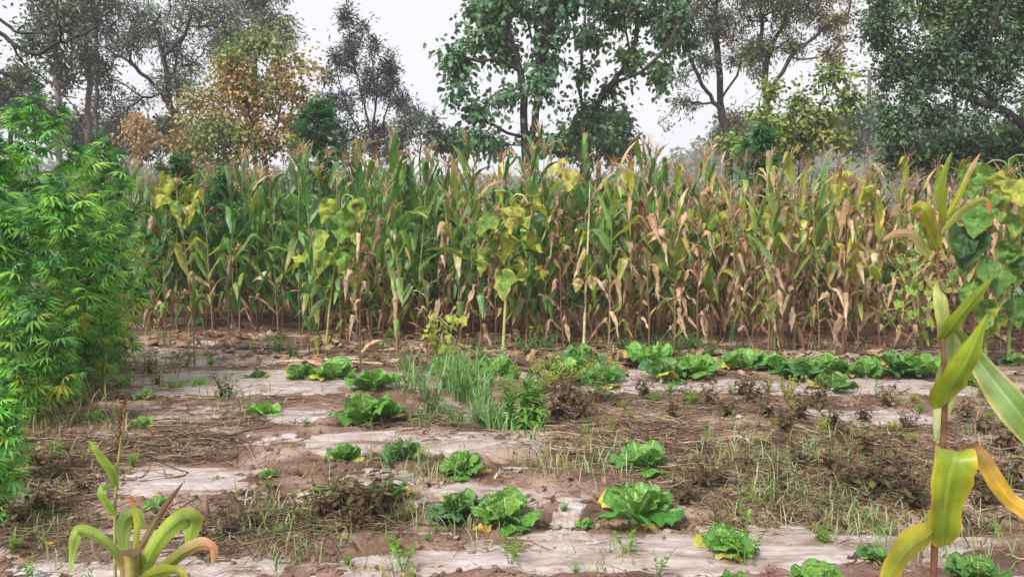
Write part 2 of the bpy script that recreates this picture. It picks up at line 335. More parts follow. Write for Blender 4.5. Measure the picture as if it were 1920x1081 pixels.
# torn, lifted pieces of film lying loose
PIECE = [(345, 922, 170, 34, 'long torn piece of pale film left of centre, above the cut maize stalk'), (1060, 982, 56, 14, 'small folded scrap of pale film left of the largest cabbage'), (1072, 1022, 96, 26, 'flat creased scrap of film below the tiny bright cabbage'), (1475, 1010, 130, 40, 'crumpled sheet of film between the front cabbage and the bushy weed'),
         (690, 838, 90, 22, 'crumpled scrap of film between two small cabbages on the third bed'), (565, 793, 110, 16, 'pale strip of film lifted out of the soil left of the lone wide cabbage'), (660, 866, 80, 16, 'scrap of film behind the small upright cabbage'), (835, 762, 46, 14, 'small scrap of film at the foot of the grass clump'), (1350, 1000, 70, 16, 'dull scrap of film left of the outstretched cabbage leaf'), (255, 838, 50, 10, 'small scrap of film in the dark straw at left'), (1720, 1000, 80, 16, 'scrap of film behind the big yellow-green leaf'), (900, 960, 80, 14, 'film edge pushed up beside the two touching cabbages')]
for k, (px, py, w, h, lab) in enumerate(PIECE):
    c = gp(px, py); e0, e1 = gp(px, py+h/2), gp(px, py-h/2); rx = w/2/FPX*c[1]; ry = (e1[1]-e0[1])/2; n_, m_ = 44, 30
    A, B = np.meshgrid(np.linspace(-1, 1, n_), np.linspace(-1, 1, m_)); ej = 1+.22*fbm(A*2.5+k*7, B*2.5, 3, k)
    X = c[0]+A*rx*ej+.25*B*rx*math.sin(k*2.1); Y = c[1]+B*ry*(1+.3*fbm(A*3+k*5, B*2, 3, k+2.))
    ca, sa = math.cos(k*1.3), math.sin(k*1.3); q = (A*ca+B*sa)
    Z = low(X, Y)+bed(X, Y)+soil_off(X, Y)*.35+.013+.008*np.abs(fbm(q*3.5+k, (B*ca-A*sa)*1.2, 3, k+4.))+.005*fbm(A*9+k, B*5, 2, 1.)+.010*sstep(.6, 1, B)*vn(A*2+k, k*3.)-.02*sstep(.7, 1, -B)-.015*sstep(.85, 1, np.abs(A))
    i = np.arange(m_-1)[:, None]*n_+np.arange(n_-1)[None]; g = G(); g.add(np.stack([X, Y, Z], -1)-c, np.stack([i, i+1, i+n_+1, i+n_], -1).reshape(-1, 4), (.6, .55, .55))
    o = tag(g.obj('film_scrap', M_film), lab, 'plastic film', 'loose scraps of plastic film'); o.location = c
# ------------------------------------------------------------------ maize
GREEN = [S(42, 104, 42), S(60, 120, 44), S(34, 90, 48), S(82, 138, 50), S(88, 142, 76), S(28, 76, 38)]
YEL = [S(178, 180, 56), S(154, 170, 60), S(198, 184, 76)]
TAN = [S(188, 160, 124), S(160, 126, 94), S(206, 182, 152), S(138, 104, 78), S(178, 142, 118)]
BROWN = [S(116, 84, 64), S(92, 66, 52), S(136, 104, 80)]
pick = lambda a: a[rng.integers(len(a))]
def maize_leaf(g, base, az, th0, th1, L, Wm, state, kink=None, twist=0., seed=0., n=13, dryon=2., yel=0., curl=0.):
    """state: green / dead ; dryon = where along the leaf it turns dry (2 = never)"""
    s = np.linspace(0, 1, n)
    if kink is None: th = th0+(th1-th0)*s**1.6
    else: th = th0+(th1-th0)*sstep(kink-.06, kink+.08, s)
    th = th+.10*(vn(s*4, seed*31)*2-1)
    P, side, T = arc(base, az, th, L, curl)
    dead = state == 'dead'
    w = Wm*(.42+.58*sstep(0, .3, s))*(1-s**2.1)**.9
    if dead: w = w*(.5+.5*vn(s*3, seed*9))
    side = rotabout(side, T, twist*s**1.3+(1.6*(vn(s*3+seed*3, seed*7)-.5) if dead else .5*(vn(s*2+seed*3, seed*7)-.5)))
    V, F, U, SS, Lu = ribbon(P, side, w, 5, .55 if dead else .32, .28 if dead else .17, 2.5+seed % 1*2, seed, .55 if dead else .0)
    if dead:
        c0, c1 = pick(TAN), pick(BROWN if rng.random() < .45 else TAN); t = vn(SS*3+seed*5, U+seed)[:, None]; C = mix(c0, c1, t)
    else:
        c0 = pick(GREEN)*rng.uniform(.85, 1.15); cy = pick(YEL); cd = pick(TAN)
        C = np.tile(c0, (len(U), 1))
        C = mix(C, cy, np.clip(yel+.5*yel*np.abs(U)+.25*yel*(vn(SS*5, seed*3)*2-1), 0, 1)[:, None])
        q = SS+.14*np.abs(U)+.12*(vn(SS*6+seed, U*2)*2-1)
        C = mix(C, cy, (.8*sstep(dryon-.22, dryon-.05, q))[:, None]); C = mix(C, cd, sstep(dryon-.06, dryon+.08, q)[:, None])
    g.add(V, F, C, Lu)
def tassel(g, base, hgt=.32, k=11, az=0, color=None):
    c = pick([S(178, 150, 118), S(160, 124, 104), S(190, 166, 140), S(150, 112, 98)]) if color is None else color
    P, sd_, _ = arc(base, az, np.linspace(.03, .25, 7), hgt); 
    addtube(g, P, np.linspace(.005, .0025, 7), c, 4)
    for i in range(k):
        b = P[1]+(P[3]-P[1])*(i/k); a = rng.uniform(0, 6.28); L = hgt*rng.uniform(.45, .75); t0 = rng.uniform(.2, .6)
        Q, s2, _ = arc(b, a, t0+rng.uniform(.3, 1.5)*np.linspace(0, 1, 7)**1.4, L)
        s2 = s2*.6+np.array([0, 0, .4])
        V, F, U, SS, Lu = ribbon(Q, s2, np.linspace(.0035, .003, 7)*(1+.7*(np.arange(7) % 2)), 3, .6)
        g.add(V, F, c*rng.uniform(.8, 1.15), Lu)
def ear(g, base, az, L=.22, r=.026, col=None, drop=.35):
    c = col if col is not None else pick([S(178, 158, 118), S(150, 158, 92), S(190, 168, 138), S(148, 92, 92)])
    P, sd_, _ = arc(base, az, drop+np.linspace(0, .2, 9), L)
    s = np.linspace(0, 1, 9); rr = r*np.array([.45, .8, .98, 1, .95, .82, .6, .32, .1])
    V, F, Lu = tube(P, rr, 8); Lu = Lu.copy(); Lu[:, 0] = (Lu[:, 0]*4 % 1)*2-1
    g.add(V, F, mix(c, c*.8, (vn(Lu[:, 0]*3, Lu[:, 1]*3))[:, None]), Lu)
    for i in range(3):                     # loose husk tips
        Q, s2, _ = arc(P[5], az+rng.uniform(-1.2, 1.2), drop+np.array([.1, .3, .7, 1.1]), L*.5)
        V, F, U, SS, Lu = ribbon(Q, s2, [.014, .012, .007, .001], 3, .3); g.add(V, F, c*rng.uniform(.8, 1.1), Lu)
    for i in range(7):
        a = rng.uniform(0, 6.28); Q, s2, _ = arc(P[8], a, rng.uniform(.3, .8)+np.linspace(0, 1.6, 4), .06)
        V, F, U, SS, Lu = ribbon(Q, s2, .0012, 2, 0); g.add(V, F, S(86, 52, 44), Lu)
def make_maize(kind, h, seed, tas=True, ears=1):
    root = thing('maize_plant', 'maize plant', 'maize plant')
    gs, gl, gt, ge = G(), G(), G(), G()
    n = 14; zz = np.linspace(0, h, n); a = rng.uniform(0, 6.28)
    lean = rng.uniform(.0, .05)*h; P = np.stack([lean*(zz/h)**2*np.cos(a)+.006*np.sin(zz*9+seed), lean*(zz/h)**2*np.sin(a)+.006*np.cos(zz*7+seed), zz], 1)
    r = np.linspace(.0125, .0045, n)*(1+.12*(np.arange(n) % 2))
    gc, dc = pick([S(118, 134, 76), S(98, 118, 66), S(136, 140, 92)]), pick([S(142, 112, 84), S(120, 82, 68), S(116, 72, 62), S(150, 124, 94)])
    up = {'green': .28, 'mixed': .5, 'yellow': .45, 'dry': 1.1}[kind]
    C = np.array([mix(dc, gc, float(sstep(up-.15, up+.15, z/h))) for z in zz])
    addtube(gs, P, r, C, 7)
    for q in range(6):                     # brace roots
        Q, _, _ = arc(np.array([0, 0, .05]), q*1.05+seed, np.linspace(2.1, 2.9, 4), .075); addtube(gs, Q, .003, dc*.8, 3)
    nl = 12; az0 = rng.uniform(0, 6.28)
    for i in range(nl):
        f = (i+.6)/nl; z = h*(.10+.86*f); b = np.array([np.interp(z, zz, P[:, k]) for k in range(3)])
        az = az0+math.pi*(i % 2)+rng.normal(0, .35); sd2 = seed*3.1+i*1.37
        pdead = {'green': .6 if f < .14 else .12 if f < .3 else .03, 'mixed': 1 if f < .38 else .5 if f < .6 else .2, 'yellow': 1 if f < .34 else .4 if f < .6 else .22, 'dry': .96}[kind]
        dead = rng.random() < pdead
        if dead:
            if rng.random() < .75: maize_leaf(gl, b, az, rng.uniform(.35, .9), rng.uniform(2.6, 3.1), rng.uniform(.42, .72), rng.uniform(.045, .075), 'dead', rng.uniform(.1, .35), rng.uniform(-1.6, 1.6), sd2, 14)
            else: maize_leaf(gl, b, az, rng.uniform(.3, .9), rng.uniform(1.4, 2.4), rng.uniform(.4, .6), rng.uniform(.03, .055), 'dead', None, rng.uniform(-2, 2), sd2, 12)
        else:
            yl = {'green': rng.uniform(0, .14), 'mixed': rng.uniform(0, .4), 'yellow': rng.uniform(.25, .95), 'dry': .9}[kind]
            don = {'green': rng.uniform(.85, 2), 'mixed': rng.uniform(.55, 1.3), 'yellow': rng.uniform(.5, 1.3), 'dry': .3}[kind]
            topf = f > .68
            if topf:
                th0, th1 = rng.uniform(.1, .35), rng.uniform(.4, 2.0); L = rng.uniform(.4, .66); kink = rng.uniform(.35, .65) if rng.random() < .45 else None
                if kink: th1 = rng.uniform(2.3, 3.0)
            else:
                th0, th1 = rng.uniform(.3, .9), rng.uniform(1.7, 3.0); L = rng.uniform(.55, .92)
                kink = rng.uniform(.25, .6) if rng.random() < .65 else None
                if kink: th1 = rng.uniform(2.4, 3.05)
            maize_leaf(gl, b, az, th0, th1, L, rng.uniform(.06, .088)*(.66 if topf else 1), 'green', kink, rng.uniform(-.9, .9), sd2, 14, don, yl, rng.uniform(-.4, .4))
    for q in range({'green': 4, 'mixed': 2, 'yellow': 1, 'dry': 0}[kind]):
        z = h*rng.uniform(.12, .36); maize_leaf(gl, np.array([0, 0, z]), az0+rng.uniform(0, 6.28), rng.uniform(.4, .9), rng.uniform(2.3, 3.0), rng.uniform(.45, .65), rng.uniform(.045, .062), 'green', rng.uniform(.25, .5), rng.uniform(-.8, .8), seed+q*3.3, 14, rng.uniform(.8, 1.8), rng.uniform(0, .3))
    part(gs, 'stalk', M_stalk, root); part(gl, 'leaves', M_corn if kind != 'dry' else M_husk, root)
    if tas:
        tassel(gt, P[-1], rng.uniform(.26, .4), rng.integers(9, 15)); part(gt, 'tassel', M_tas, root)
    for q in range(ears):
        z = h*rng.uniform(.4, .5); ear(ge, np.array([0, 0, z]), az0+q*3.1+rng.uniform(-.4, .4), col=None if kind != 'green' else S(120, 146, 78))
    part(ge, 'ear', M_husk, root)
    return root
def as_G(root):
    g = G()
    for o in KIDS[root.name]:
        me = o.data; n = len(me.vertices); V = np.zeros(n*3); me.vertices.foreach_get('co', V)
        C = np.zeros(n*4); me.attributes['lc'].data.foreach_get('color', C); L = np.zeros(n*3); me.attributes['luv'].data.foreach_get('vector', L)
        fs = {}
        for p in me.polygons: fs.setdefault(p.loop_total, []).append(tuple(p.vertices))
        for k, f in fs.items():
            if k == 4: g.add(V.reshape(-1, 3), f, C.reshape(-1, 4)[:, :3], L.reshape(-1, 3))
    return g
MP = {'green': [], 'mixed': [], 'yellow': [], 'dry': []}
for kind, cnt in (('green', 9), ('mixed', 8), ('yellow', 6), ('dry', 6)):
    for i in range(cnt):
        MP[kind].append(Proto(make_maize(kind, {'green': 2.22, 'mixed': 2.12, 'yellow': 2.15, 'dry': 1.95}[kind]*rng.uniform(.94, 1.06), len(MP[kind])*2.3+cnt, kind != 'green' or i % 2 == 0 or True, 1 if rng.random() < .7 else 0)))
WORD = {'green': 'deep green maize plant', 'mixed': 'half-dried maize plant', 'yellow': 'yellowing maize plant', 'dry': 'withered brown maize plant'}
def kind_at(px):
    if px < 820: p = (.80, .13, .05, .02)
    elif px < 1080: p = (.34, .36, .08, .22)
    elif px < 1350: p = (.2, .4, .22, .18)
    else: p = (.10, .32, .34, .24)
    return ['green', 'mixed', 'yellow', 'dry'][rng.choice(4, p=p)]
def dfront(px): return np.interp(px, [100, 240, 600, 1000, 1500, 1960], [12.4, 12.0, 11.2, 10.1, 10.0, 9.9])
ORD = ['first', 'second', 'third', 'fourth', 'fifth', 'sixth', 'seventh', 'eighth', 'ninth', 'tenth', 'eleventh', 'twelfth', 'thirteenth', 'fourteenth', 'fifteenth', 'sixteenth', 'seventeenth', 'eighteenth', 'nineteenth', 'twentieth']
ZONE = [(0, 420, 'by the tall hemp'), (420, 800, 'by the green sunflower'), (800, 1060, 'by the yellow sunflower'), (1060, 1400, 'right of the bare sunflower'), (1400, 1720, 'in the withered right part'), (1720, 2100, 'by the right-edge sunflowers')]
def place_maize(kind, loc, label, group, sc=1., sz=1.):
    pr = MP[kind][rng.integers(len(MP[kind]))]
    return pr.place(loc, rng.uniform(0, 6.28), label, group, (sc, sc, sc*sz), (rng.normal(0, .035), rng.normal(0, .035)))
FRONT = []
for k in range(44):
    px = 235+k*39.5+rng.uniform(-9, 9)
    if min(abs(px-612), abs(px-945), abs(px-1095)) < 12: continue
    FRONT.append((px, dfront(px)+rng.uniform(-.15, .2)))
zc = {}
def hof(px): return np.interp(px, [240, 420, 700, 1000, 1500, 1900], [1.01, 1.03, 1.08, 1.05, 1.01, .99])
for px, D in FRONT:
    kd = kind_at(px); x = (px-960)/FPX*D; z = next(w for a, b, w in ZONE if a <= px < b); q = zc.setdefault(z, [0]); q[0] += 1
    place_maize(kd, (x, D, gz(x, D)-.01), f'{WORD[kd]}, front row, {ORD[q[0]-1]} from left {z}', 'maize plants in the front row of the field', hof(px)*rng.uniform(.88, 1.1))
ROWS = ['second row', 'third row', 'fourth row', 'fifth row', 'sixth row']
for r in range(5):
    n = 43
    for k in range(n):
        px = 165+1800*(k+rng.uniform(.15, .85))/n; D = dfront(px)+.52*(r+1)+rng.uniform(-.12, .12); x = (px-960)/FPX*D; kd = kind_at(px)
        z = next(w for a, b, w in ZONE if a <= px < b)
        place_maize(kd, (x, D, gz(x, D)-.01), f'{WORD[kd]} in the {ROWS[r]}, {z}', f'maize plants in the {ROWS[r]} of the field', hof(px)*rng.uniform(.88, 1.13))
# the rest of the field behind: nobody can tell these plants apart
gm = G(); src = [(k, as_G(p.root)) for k in MP for p in MP[k][:3]]
by = {k: [g for kk, g in src if kk == k] for k in MP}
for r in range(11):
    for k in range(40):
        px = 120+1880*(k+rng.uniform(.1, .9))/40; D = dfront(px)+3.1+.62*r+rng.uniform(-.15, .15); x = (px-960)/FPX*D
        kd = kind_at(px) if rng.random() < (.85 if px < 850 else .6) else 'dry'; a = rng.uniform(0, 6.28); s = hof(px)*rng.uniform(.92, 1.12)
        M = np.array([[math.cos(a), -math.sin(a), 0], [math.sin(a), math.cos(a), 0], [0, 0, 1]])*s
        gg = by[kd][rng.integers(3)]; gm.merge(gg, M, (x, D, gz(x, D)))
tag(gm.obj('maize_field', M_corn), 'dense mass of maize plants filling the field behind the front rows', 'maize', kind='stuff')
# single maize plants standing out
OUT = [('mixed', 365, 690, .50, 'short lone maize plant with a reddish husk on the film before the field', .9),
       ('green', 580, 672, .62, 'low green maize plant just left of the broad-leaved sunflower stem', 1),
       ('dry', 675, 698, .78, 'brown maize stalk with drooping dead leaves behind the cabbages, right of the sunflower', 1),
       ('mixed', 745, 672, .8, 'leaning half-dried maize plant left of the tall weed in front of the field', 1),
       ('dry', 800, 690, .45, 'short broken dry maize stalk behind the grass clump', 1),
       ('mixed', 1265, 652, .9, 'maize plant with one pale hanging leaf over the bushy cabbages', 1),
       ('green', 650, 640, .5, 'small green maize plant between two bigger ones near the middle left', 1),
       ('yellow', 215, 690, .42, 'small pale maize plant at the foot of the tall hemp', 1),
       ('mixed', 300, 650, .4, 'small drooping maize plant right of the hemp, almost bare at the base', 1),
       ('mixed', 1440, 668, .92, 'reddish stalked maize plant with yellow-green hanging leaves, ahead of the front row', 1),
       ('dry', 1580, 664, .98, 'maize plant with large bleached hanging leaves, ahead of the front row', 1.05),
       ('mixed', 1715, 668, .82, 'red-stemmed maize plant ahead of the row, left of the big near maize', 1),
       ('green', 1000, 640, 1.13, 'tallest maize plant, deep green with its top rising before the big tree', 1.05),
       ('green', 1092, 640, 1.12, 'tall upright green maize plant beside the pale bare sunflower stem', 1.03),
       ('green', 1215, 640, 1.07, 'tall pointed green maize plant right of the middle of the field', 1.05),
       ('green', 800, 632, 1.1, 'tall maize plant with erect blades, first tall one right of the gap between trees', 1.05)]
for kd, px, py, s, lab, sz in OUT:
    p = GP(px, py); p[2] = gz(p[0], p[1])-.005; place_maize(kd, p, lab, None, s, sz)
for kk in MP:
    for p_ in MP[kk]:
        if not p_.used:
            for o in KIDS[p_.root.name]: bpy.data.objects.remove(o)
            bpy.data.objects.remove(p_.root)
# ------------------------------------------------------------------ hero maize close to the camera
def px_leaf(g, root, pts, Wpx, D, c, tip=None, n=26, m=9, prof=None, fold=.25, wav=.12, side=None, edge=None, seed=1., tipat=.75):
    """leaf along image points (px, py, extra depth), width in px of the photo"""
    P = spline([at(a, b, D+d)-root for a, b, d in pts], n); s = np.linspace(0, 1, n)
    pw = prof if prof is not None else [(0, .45), (.25, .95), (.5, 1), (.75, .8), (.92, .4), (1, .02)]
    w = np.interp(s, [q[0] for q in pw], [q[1] for q in pw])*Wpx/2/FPX*D*(1+.10*(vn(s*14, seed*9)*2-1)); w = np.convolve(np.r_[w[0], w, w[-1]], [.25, .5, .25], 'valid')
    T = np.gradient(P, axis=0); T /= np.linalg.norm(T, axis=1)[:, None]
    if side is None: sd = np.cross(T, [0, 1, 0.2])
    else: sd = np.tile(side, (n, 1)).astype(float)
    for i in range(1, n):
        if (sd[i]*sd[i-1]).sum() < 0: sd[i] *= -1
    V, F, U, SS, L = ribbon(P, sd, w, m, fold, wav, 2.2, seed)
    C = np.tile(c, (len(U), 1)); C = C*(1+.2*(vn(SS*4+seed, U*6)*2-1))[:, None]; C = mix(C, S(86, 128, 44), (.6*sstep(.75, .1, np.abs(U)+.5*vn(SS*5+seed, U*2)))[:, None])
    if edge is not None: C = mix(C, edge, (sstep(.84, 1.08, np.abs(U)+.2*vn(SS*9, U+seed))*.9)[:, None])
    if tip is not None: C = mix(C, tip, sstep(tipat-.2, tipat+.15, SS+.1*vn(SS*9, U*3+seed))[:, None])
    g.add(V, F, C, L)
t = thing('maize_plant', 'nearest maize plant, thin stem with large yellow-green leaves at the right', 'maize plant', at(1752, 1500, 2.0)*[1, 1, 0])
b0 = np.array(t.location); D = 2.0
gs = G(); C = np.array([mix(S(112, 70, 56), S(122, 96, 66), x) for x in np.linspace(0, 1, 22)])
Ps = spline([[0, 0, 0]]+[at(a, b, 2.0)-b0 for a, b in ((1750, 1081), (1763, 900), (1772, 740), (1764, 600), (1757, 480), (1766, 400), (1776, 335))], 22)
addtube(gs, Ps, np.linspace(.0092, .003, 22)*(1+.16*(np.arange(22) % 4 == 0)), C, 9); part(gs, 'stalk', M_stalk, t)
YG, GY, DG = S(150, 170, 40), S(178, 178, 48), S(110, 142, 54)
BR = S(176, 120, 62)
LV = [([(1767, 1022, 0), (1768, 990, -.03), (1772, 940, -.06), (1780, 890, -.08), (1790, 858, -.07), (1797, 846, -.03)], 80, YG, None, [(0, .3), (.12, .62), (.35, .92), (.6, 1), (.8, .95), (.93, .75), (1, .3)], S(190, 160, 46), 2),
      ([(1760, 960, 0), (1745, 1000, -.05), (1712, 1022, -.1), (1680, 1060, -.12), (1655, 1110, -.12)], 62, GY, None, None, S(190, 150, 60), 2),
      ([(1766, 765, 0), (1778, 735, -.05), (1800, 700, -.08), (1826, 650, -.1), (1852, 588, -.1)], 58, YG, None, [(0, .5), (.15, .9), (.4, 1), (.7, .7), (1, .03)], None, 2),
      ([(1764, 640, 0), (1785, 612, -.03), (1815, 575, -.05), (1862, 520, -.06)], 30, YG, None, None, None, 2),
      ([(1766, 610, 0), (1790, 625, .1), (1788, 690, .12), (1772, 760, .12), (1756, 822, .1)], 54, S(176, 190, 140), None, [(0, .3), (.3, .8), (.6, 1), (.85, .7), (1, .1)], S(150, 165, 90), 2),
      ([(1766, 600, 0), (1800, 625, .05), (1832, 672, .05), (1872, 725, 0), (1915, 780, -.05), (1960, 850, -.08)], 62, DG, None, [(0, .12), (.25, .25), (.5, .75), (.75, 1), (.9, .8), (1, .1)], S(186, 168, 96), 2),
      ([(1765, 640, 0), (1770, 600, -.03), (1764, 560, -.03), (1762, 535, 0), (1775, 545, .05)], 34, S(190, 200, 120), None, None, S(190, 190, 90), 2),
      ([(1764, 470, 0), (1750, 430, -.04), (1738, 398, -.06), (1724, 390, -.05), (1716, 402, -.03)], 34, GY, None, [(0, .4), (.3, .9), (.6, 1), (.85, .7), (1, .1)], None, 2),
      ([(1770, 425, 0), (1767, 380, -.03), (1768, 340, -.04), (1785, 285, -.04)], 22, YG, None, None, None, 2),
      ([(1764, 440, 0), (1800, 400, -.03), (1835, 378, -.05), (1852, 380, -.05), (1856, 402, -.05)], 20, S(170, 176, 96), BR, None, None, .8),
      ([(1762, 500, 0), (1735, 470, 0), (1712, 440, 0), (1680, 438, 0), (1655, 452, 0)], 22, S(170, 168, 100), S(186, 156, 122), None, None, .6),
      ([(1768, 420, 0), (1795, 375, -.02), (1820, 320, -.02), (1838, 288, -.02)], 15, GY, S(180, 150, 110), None, None, .7)]
for i, (pts, w, c, tip, prof, edge, ta) in enumerate(LV):
    g = G(); px_leaf(g, b0, pts, w*(1 if i < 6 else .8), D, c*.8, tip, prof=prof, edge=edge, seed=i*1.7, tipat=ta, side=[1, .1, .12] if i == 0 else None)
    if i == 0: px_leaf(g, b0, [(1797, 846, -.03), (1822, 846, .0), (1848, 868, .02), (1870, 905, .02), (1896, 938, .02), (1930, 962, 0), (1965, 990, 0)], 34, D, S(172, 132, 92), S(186, 150, 52), prof=[(0, .7), (.2, 1), (.5, .9), (.8, 1), (1, .3)], seed=7.7, tipat=.4, wav=.3)
    part(g, 'leaf', M_corn, t)
g = G()
for k in range(16):                            # dried silks and scraps hanging on the stem
    a = rng.uniform(0, 6.28); Q, s2, _ = arc(at(1757, rng.uniform(478, 530), 2.0)-b0, a, np.linspace(1, 3, 7), rng.uniform(.03, .07)); V, F, U, SS, L = ribbon(Q, s2, .004, 3, .5, 0, 5, k, .5); g.add(V, F, S(170, 140, 112)*rng.uniform(.6, 1.1), L)
part(g, 'dry_husk', M_husk, t)

t = thing('maize_plant', 'young maize plant with pale arching leaves and a cut stalk, bottom left corner', 'maize plant', at(246, 1500, 1.7)*[1, 1, 0])
b0 = np.array(t.location); D = 1.7
gs = G(); Ps = spline([[0, 0, 0], at(247, 1200, 1.7)-b0, at(246, 1034, 1.7)-b0], 12)
C = np.array([mix(S(120, 104, 70), S(150, 160, 84), x) for x in np.linspace(0, 1, 12)]); V, F, L = tube(Ps, .0195+.003*np.linspace(0, 1, 12)**3, 18); ang = L[:, 0]*6.28; V[-18:, 2] += .006*(vn(np.arange(18)*1.7, 3.)-.5)
V[:, :2] += ((V-np.repeat(Ps, 18, 0))*(.10*np.sin(ang*3)[:, None]))[:, :2]; st_ = vn(L[:, 0]*26, L[:, 1]*1.5)[:, None]
gs.add(V, F, mix(mix(S(112, 120, 58), S(158, 150, 84), st_), S(120, 74, 52), (sstep(.62, .9, vn(L[:, 0]*17+4, L[:, 1]*2+9))*.9)[:, None]), L)
cp = V[-18:].mean(0)-[0, 0, .004]; gs.add(np.r_[V[-18:], [cp]], [(i, (i+1) % 18, 18) for i in range(18)], S(96, 74, 52)); part(gs, 'cut_stalk', M_stalk, t)
LG = S(158, 186, 84)
for i, (pts, w, c, tip, edge, ta, prof) in enumerate([
      ([(240, 1110, 0), (222, 1050, -.03), (190, 1012, -.05), (152, 996, -.06), (140, 1006, -.07), (134, 1036, -.07), (132, 1072, -.08)], 27, LG, None, None, 2, None),
      ([(255, 1120, 0), (272, 1060, -.04), (300, 1010, -.06), (338, 974, -.07), (355, 972, -.07), (360, 982, -.06), (356, 1004, -.06), (350, 1036, -.06)], 40, LG, None, S(176, 180, 70), 2, [(0, .5), (.2, .8), (.45, 1), (.65, .95), (.85, .7), (1, .1)]),
      ([(268, 1130, 0), (300, 1075, -.08), (335, 1042, -.1), (372, 1022, -.1), (394, 1024, -.1), (400, 1034, -.1), (398, 1060, -.1)], 28, S(168, 176, 96), S(206, 150, 116), S(206, 160, 130), .55, None),
      ([(256, 1040, .02), (278, 1000, .02), (305, 955, .02), (344, 903, .02)], 14, S(132, 116, 76), S(120, 84, 66), None, .6, None),
      ([(252, 1030, .03), (256, 990, .03), (250, 950, .03), (244, 928, .03)], 15, S(170, 176, 70), S(170, 90, 50), S(180, 120, 50), .8, None),
      ([(236, 1060, .05), (228, 1010, .06), (234, 975, .06), (258, 965, .06), (268, 990, .06)], 34, S(140, 168, 80), None, None, 2, None),
      ([(258, 1090, -.05), (290, 1075, -.1), (330, 1070, -.13), (352, 1095, -.14)], 26, S(170, 180, 60), None, None, 2, None)]):
    g = G(); px_leaf(g, b0, [(a_, b_, d_+.05) for a_, b_, d_ in pts], w*.92, D, c*.88, tip, prof=prof, edge=edge, seed=i*2.3, tipat=ta, fold=.42, wav=.16); part(g, 'leaf', M_corn, t)
t = thing('maize_plant', 'thin maize shoot with a dried seed spike, behind the cut maize stalk at bottom left', 'maize plant', at(216, 1500, 1.95)*[1, 1, 0])
b0 = np.array(t.location); D = 1.95; gs = G()
Ps = spline([[0, 0, 0]]+[at(a, b, D)-b0 for a, b in ((216, 1081), (216, 950), (220, 880), (226, 830), (234, 755))], 20); addtube(gs, Ps, np.linspace(.005, .0018, 20), S(150, 150, 90), 6); part(gs, 'stalk', M_stalk, t)
g = G(); px_leaf(g, b0, [(218, 915, 0), (208, 885, -.02), (188, 858, -.03), (167, 826, -.03)], 20, D, S(140, 176, 62), seed=3); part(g, 'leaf', M_corn, t)
g = G(); px_leaf(g, b0, [(217, 968, 0), (202, 950, -.02), (190, 928, -.03), (194, 914, -.02), (216, 912, .0)], 18, D, S(146, 180, 80), seed=4); part(g, 'leaf', M_corn, t)
g = G()
for k in range(60):
    f = rng.uniform(0, 1); b = at(234-14*f, 755+88*f, D)-b0; Q, s2, _ = arc(b, rng.uniform(0, 6.28), np.array([.4, .6, .7]), .02); V, F, U, SS, L = ribbon(Q, s2, [.002, .0028, .0005], 3, .5); g.add(V, F, S(150, 112, 84)*rng.uniform(.7, 1.2), L)
part(g, 'seed_spike', M_tas, t)

# ------------------------------------------------------------------ Chinese cabbages
def cab_leaf(g, az, th0, th1, L, Wd, c, seed, z0=.0, ruffle=.3, n=18, m=17, old=0.):
    s = np.linspace(0, 1, n); P, side, T = arc(np.array([.012*math.cos(az), .012*math.sin(az), z0]), az, th0+(th1-th0)*s**1.5, L, rng.uniform(-.2, .2))
    w = Wd*np.interp(s, [0, .18, .4, .65, .85, 1], [.16, .26, .72, 1, .85, .22])
    V, F, U, SS, Lu = ribbon(P, side, w, m, .0, 0, 5, seed, 0, -.35)
    N = np.repeat(np.cross(side, T), m, 0)
    amp = Wd*ruffle*(np.abs(U)**2.2)*sstep(.12, .5, SS); per = SS*22+U*1.5+seed
    V = V+N*(amp*np.sin(per+1.3*np.sin(SS*9+seed))*.55)[:, None]
    V = V+N*((vn(SS*19+seed, U*8+seed)*2-1)*.013*sstep(.15, .4, SS)*(1-np.abs(U)*.3)*(L/.28))[:, None]
    V = V+N*(np.abs(np.sin(SS*24))*.004*np.minimum(np.abs(U)*4, 1)*(L/.28))[:, None]
    rib = sstep(.28, .05, np.abs(U)/np.maximum(1-SS*.75, .1)**1)*(1-.6*SS)
    C = np.tile(c, (len(U), 1)); C = mix(C, S(206, 222, 176), (rib*.55)[:, None])
    if old: C = mix(C, S(206, 190, 84), (old*sstep(.3, 1, np.abs(U)*.6+SS*.5+.3*vn(SS*5, U*3+seed)))[:, None])
    g.add(V, F, C, Lu)
def make_cabbage(seed, nl=17, size=.27, head=.6, col=(96, 158, 62)):
    root = thing('chinese_cabbage', 'cabbage', 'cabbage'); g = G(); base = S(*col)
    for i in range(nl):
        f = i/(nl-1); az = i*2.4+rng.normal(0, .2)                     # f = 0 outermost
        th0 = mix(1.15, .12, f**.9)+rng.normal(0, .12); th1 = mix(1.75, .15-head*.6, f**1.1)+rng.normal(0, .25)
        L = size*mix(1.1, .66, f)*rng.uniform(.75, 1.12)
        c = mix(base*.92, mix(base, S(168, 206, 110), .5), f**1.5)*rng.uniform(.88, 1.12)
        cab_leaf(g, az, th0, th1, L, L*rng.uniform(.42, .52), c, seed+i*.7, .01+.02*f, .22, old=.8 if i < 3 and rng.random() < .25 else 0)
    part(g, 'leaves', M_cab, root)
    g = G(); addtube(g, [[0, 0, -.03], [0, 0, .02], [0, 0, .06]], [.022, .028, .012], S(214, 222, 186), 8); part(g, 'stem', M_stalk, root)
    return root
CP = [Proto(make_cabbage(i*3.1, int(rng.integers(12, 17)), .27, rng.uniform(.2, .9), [(68, 130, 48), (80, 144, 52), (60, 116, 58), (90, 148, 50)][i % 4])) for i in range(8)]
